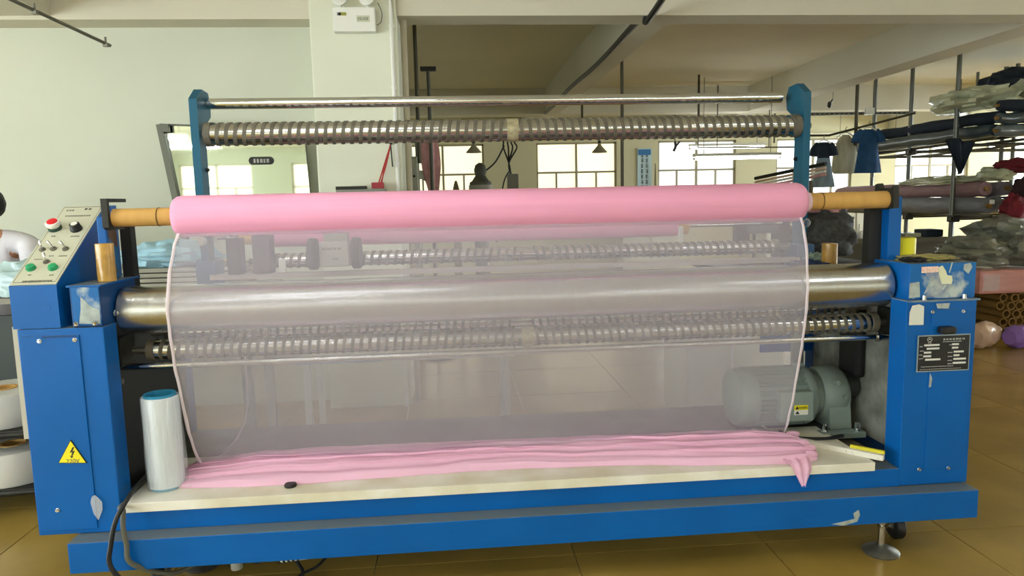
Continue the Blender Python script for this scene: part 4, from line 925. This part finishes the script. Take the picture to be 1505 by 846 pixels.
# black-headed winder behind the pink roll
wd = thing('yarn_winder', 'dark winder head with grey collar showing above the pink roll', 'machine', (.4, 6, 0))
a = at(706, 258, Y=6.0)
MB().lathe([(0, .13), (.06, .13), (.08, .10), (.14, .06), (.2, .075), (.26, .06), (.29, .02)], (a.x, 6.0, a.z-.14), (a.x, 6.0, 5), 24).build('head', mat('winder_dark', '5a5b50', .6), wd)
MB().lathe([(0, .14), (.05, .14)], (a.x, 6, a.z-.16), (a.x, 6, 5), 24).build('collar', mat('winder_grey', 'a3a396', .5), wd)
cyl('pedestal', (a.x, 6, 0), (a.x, 6, a.z-.16), .09, DULL, wd, 20)
pk = at(670, 265, Y=6.2); o = MB().lathe([(0, .16), (.04, .16), (.05, .05), (1.55, .05), (1.64, .03), (1.70, .012)], (pk.x, 6.3, 0), (pk.x, 6.3, 5), 16).build('spindle', mat('wooden_spindle', '8b7d5c', .7)); tag(o, 'pale pointed wooden spindle left of the dark winder', 'spindle')
# bundle of black cables down to a grey box
kb = thing('cable_drop', 'black cables dropping in a bunch to a grey box between the windows', 'cable', (.9, 6.9, 1.5))
t0 = at(745, 212, Y=7.0); k = at(748, 240, Y=7.0); bx = at(752, 262, Y=7.0)
for i, dx in enumerate((-8, -2, 3, 8)):
    e = at(748+dx, 212, Y=7.0); tubeo('cable', smooth_path([(e.x, 7, TZ+.01), (e.x, 7, e.z+.03), (e.x+.01*i, 7, e.z-.05), (k.x, 7.0, k.z), (bx.x, 7.0, bx.z)]), .011, BLACK, kb, 6)
e = at(712, 252, Y=6.9); tubeo('cable', smooth_path([at(741, 214, Y=7.0), at(728, 238, Y=6.95), e]), .012, BLACK, kb, 6)
box('junction_box', (bx.x-.06, 6.98, bx.z-.5), (bx.x+.09, 7.08, bx.z+.06), mat('junction_grey', '7c7d6e', .5), kb, .006)
e = at(739, 275, Y=6.9); tubeo('cable', smooth_path([(k.x, 6.99, k.z-.1), e, (e.x-.1, 6.95, .9)]), .011, BLACK, kb, 6)
# blue notice on the far pier
bn = thing('wall_notice', 'tall pale blue notice with dark blue header on the pier between windows', 'notice', (3.8, 11.4, 1.5))
a = at(937, 218, Y=11.46); b = at(958, 285, Y=11.46)
box('sheet', (a.x, 11.47, b.z-.25), (b.x, 11.485, a.z), LBLUE, bn); box('header', (a.x+.02, 11.462, a.z-.13), (b.x-.02, 11.472, a.z-.02), DBLUEN, bn)
for dx, sd in ((.33, 71), (.66, 72)): glyphs('printed_text', 9, .95, .06, frame((a.x+(b.x-a.x)*dx, 11.468, (a.z+b.z)/2-.1), (1, 0, 0), (0, 0, 1)), INK, bn, sd, .003, True)
o = MB().prism([(at(963, 240, Y=11.4).x, at(963, 240, Y=11.4).z), (at(967, 275, Y=11.4).x, 0.0), (at(961, 275, Y=11.4).x-.02, 0.0)], 'Y', 11.36, 11.42).build('leaning_board', mat('brown_board', '8a7a55', .7)); tag(o, 'narrow brown board leaning beside the blue notice', 'board')
# hanging rail with bits in front of the third window
hr = thing('hanging_rail', 'thin dark rail with a hook slung across the bright windows', 'rail', (4.4, 7.8, 2.2))
a = at(1025, 217, Y=7.9); b = at(1175, 216, Y=7.9); tubeo('bar', [a, b], .012, DULL, hr, 6)
for px in (1026, 1054, 1130): q = at(px, 217, Y=7.9); cyl('hanger', q, (q.x, q.y, ZS), .008, RODM, hr, 6)
hk = tubeo('hook', smooth_path([at(992, 208, Y=8.4), at(993, 215, Y=8.4), at(990, 222, Y=8.4)]), .02, DARK, hr, 6); tubeo('hook', [at(999, 208, Y=8.4), at(993, 215, Y=8.4)], .015, DARK, hr, 6)
cyl('hook_rod', at(992, 209, Y=8.4), (at(992, 209, Y=8.4).x, 8.4, ZS), .008, RODM, hr, 6)
# slanted grey-cream board and long dark pole at right of the pink roll
lp_ = thing('slanted_boards', 'bundle of pale boards under a dark pole, slanting up behind the right arm', 'boards', (4.6, 6, 1.6))
a, b = at(1110, 262, Y=5.8), at(1172, 249, Y=5.2)
tubeo('dark_pole', [a, b+(b-a)*.6], .02, DARK, lp_, 8)
for k, m in enumerate((BLUSH, WHITEM, PINKCL)):
    d = Vector((0, 0, -.045-.035*k)); tubeo('board', [a.lerp(b, .15*k)+d, b+(b-a)*.6+d], .017, m, lp_, 4)
for s in (.0, 1.): q = a.lerp(b, s+.3*s)-Vector((0, 0, .15)); cyl('support', (q.x, q.y, 0), q, .02, RODM, lp_, 8)
# table and white post seen through the cloth behind the machine
bt = thing('rear_table', 'white-topped bench with a white post, dimly seen through the sheer cloth', 'table', (.3, 2.0, 0))
a = at(395, 535, Y=1.75); b = at(1015, 520, Y=1.75)
box('bench_top', (-.95, 1.7, .50), (.35, 2.2, .54), WHITEM, bt); box('bench_edge', (-.95, 1.69, .50), (-.45, 1.7, .545), mat('pale_blue_edge', 'a7c0cc', .5), bt)
q = at(765, 535, Y=1.8); cyl('white_post', (q.x, 1.8, .52), (q.x, 1.8, .90), .03, WHITE, bt, 16)
for x in (-.9, .3):
    for y in (1.75, 2.15): box('leg', (x-.02, y-.02, 0), (x+.02, y+.02, .5), WHITEM, bt)
wb = thing('white_crate', 'white sheet-covered crate behind the motor, dimly seen through the cloth', 'crate', (1.8, 1.9, 0))
box('crate_body', (1.42, 1.7, 0.02), (2.05, 2.2, .74), mat('off_white_sheet', 'd4d4cc', .7, var=.05, scale=4), wb, .02); box('crate_lid', (1.40, 1.68, .74), (2.07, 2.22, .77), WHITEM, wb, .008)

# ================================================================== RIGHT BACKGROUND
POLE = mat('galvanised_pole', '6c6f6a', .4, .7)
rk = thing('cloth_rack', 'tall steel pipe rack reaching the ceiling at right, holding cloth rolls', 'rack', (6.3, 6.4, 0))
PX = [(5.775, 5.3), (5.96, 6.4), (6.2, 7.6)]
for (x, y) in PX: cyl('pole', (x, y, 0), (x, y, ZS), .026, POLE, rk, 12)
for (x, y) in ((7.3, 5.3), (7.4, 6.4), (7.5, 7.6)): cyl('pole', (x, y, 0), (x, y, ZS), .026, POLE, rk, 12)
for z in (1.12, 1.95):
    for (x0, y0), (x1, y1) in (((5.775, 5.24), (7.4, 5.24)), ((5.96, 6.34), (7.5, 6.34)), ((6.2, 7.54), (7.6, 7.54))): cyl('shelf_rail', (x0-.06, y0, z), (x1, y1, z), .02, RODM, rk, 10)
    for dx in (.08, .6, 1.2): cyl('shelf_rail', (5.7+dx, 4.7, z+.035), (6.1+dx, 8.2, z+.035), .016, RODM, rk, 8)
    for (x, y) in PX: MB().box((x-.04, y-.09, z-.04), (x+.04, y+.03, z+.04), .012).build('clamp', DARK, rk)
def cloth_roll(a, b, r, m, label, group, end=None, seed=0):
    t = thing('cloth_roll', label, 'cloth roll', (Vector(a)+Vector(b))/2, group); a = Vector(a); b = Vector(b); n = 14
    pts = [a.lerp(b, i/n)+Vector((0, 0, .02*noise.noise(Vector((i*.6, seed, 1))))) for i in range(n+1)]
    rs = [r*(1+.10*noise.noise(Vector((i*.5, seed, 5)))) for i in range(n+1)]; rs[0] *= .85; rs[-1] *= .85
    MB().tube(pts, r, 16, rs).build('wound_cloth', m, t)
    d = (b-a).normalized(); cyl('core', a-d*.03, a+d*.02, r*.3, end or CARDD, t, 12)
    return t
G1 = 'cloth rolls on the top shelf'; G2 = 'cloth rolls on the lower shelf'
TEALR = mat('dark_teal_cloth', '2f3f47', .35, var=.2, scale=6, coat=.4); STEELR = mat('slate_wrapped_cloth', '5a6468', .3, var=.2, scale=6, coat=.5)
# top shelf, lying into the room
cloth_roll((5.92, 4.9, 2.085), (5.92, 7.9, 2.085), .075, TEALR, 'dark teal cloth roll at the outer edge of the top rack shelf', G1, seed=1)
cloth_roll((6.09, 4.95, 2.09), (6.09, 7.9, 2.09), .075, STEELR, 'slate grey wrapped roll second from the outer edge of the top shelf', G1, seed=2)
cloth_roll((6.26, 4.9, 2.085), (6.26, 7.8, 2.085), .075, NAVYD, 'near-black cloth roll third from the outer edge of the top shelf', G1, seed=3)
cloth_roll((6.0, 4.9, 2.235), (6.0, 7.6, 2.23), .07, NAVYD, 'near-black cloth roll lying on the two outer rolls of the top shelf', G1, seed=4)
# across the front of the top shelf
for k, (z, m, lab) in enumerate(((2.065, STEELR, 'slate roll lying crosswise at the front of the top shelf, lower'), (2.20, TEALR, 'dark teal roll lying crosswise at the front of the top shelf, middle'), (2.33, NAVYD, 'near-black roll lying crosswise at the front of the top shelf, upper'))):
    cloth_roll((5.86, 4.78, z), (7.6, 4.74, z), .064, m, lab, 'rolls across the front of the top shelf', seed=8+k)
def blob(name, c, r, m, label, cat, seed, amp=.25, freq=2.4, group=None):
    return tag(MB().blob(c, r, seed, amp, freq, 40, 26).build(name, m), label, cat, group)
blob('plastic_bag', (6.02, 5.35, 2.44), (.36, .5, .16), PLASTIC2, 'long pale plastic bag of goods on top of the rack, left', 'bag', 31, .35)
blob('plastic_bag', (6.52, 5.0, 2.52), (.26, .3, .15), PLASTIC2, 'pale greenish plastic bag on top of the rack, right of the tall pole', 'bag', 32, .35)
blob('cloth_bundle', (6.95, 5.75, 2.64), (.5, .5, .24), NAVYD, 'black cloth bundle heaped highest on the rack at the right edge', 'bundle', 33, .25)
blob('cloth_bundle', (6.55, 4.72, 2.28), (.16, .1, .2), DRED, 'dark red cloth hanging over the front of the top shelf', 'cloth', 34, .3)
blob('cloth_bundle', (6.38, 4.68, 2.35), (.13, .1, .1), mat('pale_grey_cloth', '9ba095', .6, var=.2, scale=9), 'pale grey cloth end poking out beside the dark red cloth', 'cloth', 35, .3)
def flag(u, v):
    w = .17*(1-v); x = 5.68+(u-.5)*2*w+.02*v; return Vector((x, 5.1+.03*math.sin(u*11), 2.0-.36*v+.02*math.sin(u*6)))
mbf = MB().grid(flag, 20, 14)
mbf.v = mbf.v+[p+Vector((0, .012, 0)) for p in mbf.v]; n_ = len(mbf.v)//2; mbf.f = mbf.f+[tuple(i+n_ for i in f) for f in mbf.f]
tag(mbf.build('hanging_cloth', NAVYD), 'dark pointed cloth corner hanging down from the top shelf', 'cloth')
# lower shelf
cloth_roll((5.86, 4.85, 1.265), (6.05, 8.2, 1.265), .10, GREYC, 'dark grey roll with white sticker on its end, lower shelf', G2, seed=21)
box('sticker', (5.845, 4.80, 1.285), (5.895, 4.815, 1.33), WHITE, bpy.data.objects['cloth_roll.007'])
cloth_roll((6.08, 4.9, 1.26), (6.3, 8.2, 1.26), .095, mat('silver_wrap', '9a9a94', .25, var=.2, scale=5, coat=.6), 'silver plastic-wrapped roll second on the lower shelf', G2, seed=22)
cloth_roll((5.90, 4.95, 1.452), (6.1, 8.3, 1.452), .09, MAUVE, 'mauve wrapped roll lying on top of the lower shelf, outer', G2, seed=23)
cloth_roll((6.10, 4.9, 1.452), (6.32, 8.3, 1.452), .09, mat('grey_mauve_wrap', '8c8288', .3, var=.2, scale=5, coat=.5), 'grey mauve wrapped roll lying on top of the lower shelf, inner', G2, seed=24)
cloth_roll((6.3, 4.9, 1.26), (6.5, 8.2, 1.26), .095, NAVYD, 'near-black roll third on the lower shelf', G2, seed=25)
blob('plastic_bag', (6.02, 4.98, 1.60), (.15, .22, .09), PLASTIC2, 'pale plastic wrap bulging over the mauve roll beside the tall pole', 'bag', 41, .3)
blob('cloth_bundle', (6.2, 4.9, 1.68), (.22, .2, .09), DRED, 'dark red cloth bundle on top of the lower shelf rolls', 'bundle', 42, .3)
blob('cloth_bundle', (6.35, 4.75, 1.40), (.3, .12, .22), mat('black_red_cloth', '2d1016', .85, var=.4, scale=8), 'blackish red cloth bundle in front of the lower shelf at the right edge', 'bundle', 43, .3)
blob('cloth_bundle', (6.02, 4.68, 1.18), (.14, .1, .2), DRED, 'dark red cloth hanging below the lower shelf end', 'cloth', 44, .3)
blob('cloth_bundle', (6.33, 4.62, 1.50), (.12, .06, .07), PLASTIC2, 'small pale plastic packet on the blackish red bundle', 'bag', 45, .3)
blob('plastic_sheet', (5.93, 5.75, 1.555), (.11, .75, .06), PLASTIC2, 'long pale plastic sheet trailing along the mauve roll on the lower shelf', 'plastic sheet', 47, .35, 3)
# hanging garments on a bar slung from the rack
gr = thing('garment_bar', 'thin dark bar slung in front of the bright windows for hanging dresses', 'rail', (5, 6.2, 2.2))
a, b = at(1180, 199, Y=6.4), at(1218, 199, Y=6.4); c = at(1345, 166, Y=5.6)
tubeo('bar', [a, b, c], .014, RODM, gr, 8); q = at(1258, 190, Y=6.2); cyl('drop_post', (q.x, 6.2, q.z-.2), (q.x, 6.2, ZS), .022, RODM, gr, 8)
sb_ = thing('slotted_rail', 'slotted steel rail hung level below the ceiling behind the right arm', 'rail', (5.2, 7.3, 2.3))
a, b = at(1175, 168, Y=7.0), at(1345, 167, Y=7.0); box('channel', (a.x, 6.98, a.z-.02), (b.x, 7.02, a.z+.02), DULL, sb_)
for k in range(24): x = a.x+(b.x-a.x)*(k+.5)/24; box('slot', (x-.014, 6.975, a.z-.008), (x+.014, 6.98, a.z+.008), DARK, sb_)
box('junction', (a.x+(b.x-a.x)*.55, 6.93, a.z-.02), (a.x+(b.x-a.x)*.62, 6.98, a.z+.07), WHITEM, sb_)
for t in (.05, .5, .95): x = a.x+(b.x-a.x)*t; cyl('drop_rod', (x, 7, a.z+.02), (x, 7, ZS), .008, RODM, sb_, 6)
vrod(1288, 120, 260, 7.0, .02, POLE, 'grey pole hanging just right of the navy dress', 'pole', None, ZS)
bd_ = MB().blob(at(1219, 154, Y=7.4), (.03, .03, .045), 3, .2, 2, 14, 10, False); tubeo_ = at(1224, 146, Y=7.4); bd_.tube([at(1219, 153, Y=7.4), tubeo_], .012, 6); bd_.tube([tubeo_, (tubeo_.x, 7.4, ZS)], .003, 5)
tag(bd_.build('small_hook_lamp', BLACK), 'tiny black bulb holder hanging from the ceiling beam right of the arm', 'lamp holder')
def garment(name, label, px, top, bot, Y, ws, ms, cat, sleeves=True, group='garments hanging on the bar', split=.35):
    a = at(px, top, Y=Y); b = at(px, bot, Y=Y); h = a.z-b.z; t = thing(name, label, cat, (a.x, Y, b.z), group)
    sc = Y+2.5
    wid = [(v, w*sc/1040/2) for v, w in ws]
    def f(v0, v1):
        def g(u, v):
            q = v0+(v1-v0)*v; w = lerp_tab(wid, q); ang = 2*PI*u
            fl = 1+.06*math.sin(ang*7+q*3)*q
            return Vector((a.x+w*fl*math.cos(ang), Y+.32*w*fl*math.sin(ang), a.z-h*q))
        return g
    MB().grid(f(0, split), 40, 10).build('bodice', ms[0], t); MB().grid(f(split, 1), 40, 16).build('skirt', ms[1], t)
    if sleeves:
        w = lerp_tab(wid, .08)
        for s in (-1, 1): MB().tube([(a.x+s*w*.8, Y, a.z-h*.05), (a.x+s*w*1.35, Y, a.z-h*.16), (a.x+s*w*1.5, Y, a.z-h*.30)], .05, 10, [.05, .055, .06]).build('sleeve', ms[0], t)
    tubeo('hanger', smooth_path([(a.x-.12, Y, a.z-.03), (a.x, Y, a.z+.03), (a.x+.12, Y, a.z-.03)]), .008, WHITE, t, 6); tubeo('hanger_hook', smooth_path([(a.x, Y, a.z+.03), (a.x, Y, a.z+.08), (a.x+.02, Y, a.z+.1)]), .005, DULL, t, 6)
    return t
garment('dress', 'pale blue dress with dark navy bodice hanging leftmost on the bar', 1211, 209, 275, 6.2, [(0, 14), (.1, 22), (.3, 19), (.36, 20), (1, 36)], (NAVYD, PALEBLUE), 'dress')
garment('skirt', 'cream tulle skirt hanging between the pale dress and the navy dress', 1243, 198, 255, 6.3, [(0, 10), (.15, 26), (.5, 38), (.9, 42), (1, 34)], (SKIRT, SKIRT), 'skirt', False)
garment('dress', 'navy blue dress hanging rightmost on the bar', 1277, 190, 254, 6.0, [(0, 14), (.08, 26), (.4, 30), (1, 42)], (NAVY, NAVY), 'dress')
# dark clutter between the right arm and post: table with cloth-covered machine
dt = thing('dark_table', 'dark work table beyond the right end of the drum', 'table', (3.0, 3, 0))
box('table_top', (2.0, 2.6, .86), (3.25, 3.4, .90), DARK, dt)
for x in (2.08, 3.17):
    for y in (2.68, 3.32): box('leg', (x-.03, y-.03, 0), (x+.03, y+.03, .86), DARK, dt)
box('apron', (2.1, 2.62, .74), (3.15, 2.65, .86), VOID, dt)
blob('covered_machine', (2.99, 3.05, 1.10), (.27, .24, .22), mat('charcoal_cover', '3b3c3b', .8, var=.35, scale=30), 'charcoal speckled cover over a machine on the dark table', 'cover', 51, .25)
blob('cloth_bundle', (2.99, 3.05, 1.33), (.2, .14, .06), PINKCL, 'reddish cloth lying on top of the charcoal cover', 'cloth', 52, .3)
sm = thing('sewing_machine', 'dark sewing machine arm on the table behind the right arm foot', 'sewing machine', (2.4, 2.85, .9))
box('bed', (2.2, 2.8, .90), (2.62, 2.98, .94), BLACK, sm, .01); box('column', (2.52, 2.82, .94), (2.62, 2.96, 1.22), BLACK, sm, .02); box('arm', (2.22, 2.83, 1.14), (2.6, 2.95, 1.25), mat('machine_grey', '4e565a', .4), sm, .02); box('head', (2.2, 2.83, 1.02), (2.3, 2.95, 1.25), BLACK, sm, .02)
cyl('hand_wheel', (2.62, 2.89, 1.2), (2.65, 2.89, 1.2), .06, CHROME, sm, 20); cyl('needle_bar', (2.25, 2.89, .96), (2.25, 2.89, 1.03), .008, CHROME, sm, 8)
box('control_box', (2.45, 2.62, .9), (2.6, 2.74, 1.0), VOID, sm)
# pale cabinets below the far windows on the right
for k, (x, w, z, lab) in enumerate(((6.0, .9, 1.42, 'grey metal cupboard below the far window behind the dresses'), (7.3, 1.0, 1.3, 'lower grey cupboard below the far window beside the rack'), (3.2, 1.1, 1.25, 'pale cupboard under the far windows behind the pink roll'))):
    t = thing('cupboard', lab, 'cupboard', (x+w/2, 10.9, 0)); m = mat('cupboard_grey', 'a5a493', .6)
    box('carcass', (x, 10.7, 0), (x+w, 11.2, z), m, t, .006)
    for s in (0, 1): d = box('door', (x+.02+s*w/2, 10.685, .08), (x-.02+(s+1)*w/2, 10.70, z-.04), mat('cupboard_door', 'b3b2a2', .6), t); cyl('handle', (x+w/2+(s-.5)*.12, 10.66, z*.55), (x+w/2+(s-.5)*.12, 10.66, z*.65), .01, DULL, d, 8)
# bench under the rack, things behind
bn2 = thing('long_bench', 'long olive bench in front of the pipe rack', 'bench', (5.3, 4.9, 0))
box('bench_top', (4.3, 5.24, .86), (5.72, 5.66, .91), mat('olive_bench', '6f6c58', .6, var=.1, scale=4), bn2); box('bench_front', (4.3, 5.25, .1), (5.72, 5.27, .86), mat('olive_bench_front', '5e5c4b', .6), bn2)
for x in (4.35, 5.67): box('leg', (x-.03, 5.3, 0), (x+.03, 5.6, .86), DARK, bn2)
for k in range(5):
    x = 4.42+.27*k; o = MB().box((x, 5.32, .912), (x+.2, 5.56, .96+.035*(k % 3)), .01).build('parcel', (GREYC, WHITE, NAVYD, PLASTIC2, NAVYD)[k])
    tag(o, ['grey cloth parcel leftmost on the long bench', 'white parcel second from left on the long bench', 'near-black parcel in the middle of the long bench', 'pale plastic parcel second from right on the long bench', 'near-black parcel rightmost on the long bench'][k], 'parcel', 'parcels on the long bench')
# pallet stack at the right edge: tubes, pink slab, plastic bags, wrapped rolls on the floor
pt = thing('pallet', 'wooden pallet under the cardboard tubes at the right edge', 'pallet', (5.9, 4.6, 0))
for k in range(5): box('plank', (5.05, 3.95+.25*k, .07), (7.0, 4.13+.25*k, .095), CARDD, pt)
for x in (5.1, 6.0, 6.9): box('bearer', (x-.05, 3.95, 0.0), (x+.05, 5.13, .07), CARDD, pt)
tg = None
rows = [(.145, 0), (.225, .045), (.305, 0), (.385, .045)]
first = None; cnt = 0
for r_, (z, off) in enumerate(rows):
    for k in range(7 if off == 0 else 6):
        x = 5.36+off+.09*k-.012*r_
        y0 = 3.92+.04*random.random()
        if first is None:
            t = MB().lathe([(0, .031), (0, .043), (1.15, .043), (1.15, .031), (0, .031)], (0, 0, 0), (0, 1, 0), 16, False).build('cardboard_tube', CARDD); first = t
        else: t = bpy.data.objects.new('cardboard_tube', first.data); COL.objects.link(t)
        t.location = (x, y0, z); tag(t, 'cardboard tube, %s from the left in the %s row of the stack' % (('first', 'second', 'third', 'fourth', 'fifth', 'sixth', 'seventh')[k], ('bottom', 'second lowest', 'second highest', 'top')[r_]), 'tube', 'stacked cardboard tubes')
ps = thing('cloth_slab', 'long pink plastic-wrapped cloth slab lying on the cardboard tubes', 'cloth slab', (6, 4.5, .43))
MB().box((5.06, 3.9, .432), (6.9, 4.8, .665), .03).build('slab', PINKSLAB, ps)
MB().grid(lambda u, v: Vector((5.10+.16*u, 3.893+.003*math.sin(u*20+v*9), .47+.15*v)), 12, 10).build('wrap_shine', CLEAR, ps)
blob('plastic_bag', (5.28, 4.3, .80), (.32, .3, .16), PLASTIC, 'grey plastic bag lying on the pink slab beside the blue box', 'bag', 71, .35)
blob('plastic_bag', (5.78, 4.15, .80), (.3, .26, .17), PLASTIC, 'grey plastic bag on the pink slab at the right edge, front', 'bag', 72, .35)
blob('plastic_bag', (5.85, 4.6, .98), (.34, .3, .18), PLASTIC, 'grey plastic bag heaped behind the front one at the right edge', 'bag', 73, .35)
def wrapped(name, a, b, r, m, label, knot=True):
    t = thing(name, label, 'wrapped roll', (Vector(a)+Vector(b))/2); a = Vector(a); b = Vector(b); d = (b-a).normalized(); L = (b-a).length
    u_ = d.orthogonal().normalized(); w_ = d.cross(u_)
    def f(u, v):
        g = 2*PI*u; k = r*min(1, .62+2.2*min(v, 1-v))
        q = Vector((math.cos(g)*1.6, math.sin(g)*1.6, v*4+r*40)); k *= 1+.16*noise.noise(q)+.07*noise.noise(q*3.1)+.03*math.sin(g*9+v*11)
        p = a+d*(L*v)+(u_*math.cos(g)+w_*math.sin(g))*k; p.z = max(p.z, .004); return p
    mb = MB().grid(f, 40, 18)
    for e in (0, 1): mb.add([f(k/40, e) for k in range(40)], [tuple(range(40))])
    mb.build('wrapped_cloth', m, t)
    if knot: MB().tube([b-d*.02, b+d*.05, b+d*.15+Vector((0, 0, .03))], r, 12, [r*.6, r*.22, r*.5]).build('twisted_end', CLEAR, t)
wrapped('wrapped_roll', (4.68, 3.45, .115), (4.98, 3.62, .115), .115, BLUSH, 'blush pink wrapped bundle on the floor right of the blue column', False)
wrapped('wrapped_roll', (4.98, 3.40, .105), (5.35, 3.5, .105), .105, PURPLE, 'purple plastic-wrapped bundle on the floor at the right edge')
# remaining steel posts and strips at far right
vrod(1437, 115, 165, 7.0, .02, POLE, 'grey pole behind the pale bags on the rack top', 'pole', None, ZS)
p = at(1473, 235, Y=6.6); tag(cyl('steel_post', (p.x, 6.62, 0), (p.x, 6.62, ZS), .03, POLE, None, 10), 'grey steel post behind the rack at the far right', 'post')
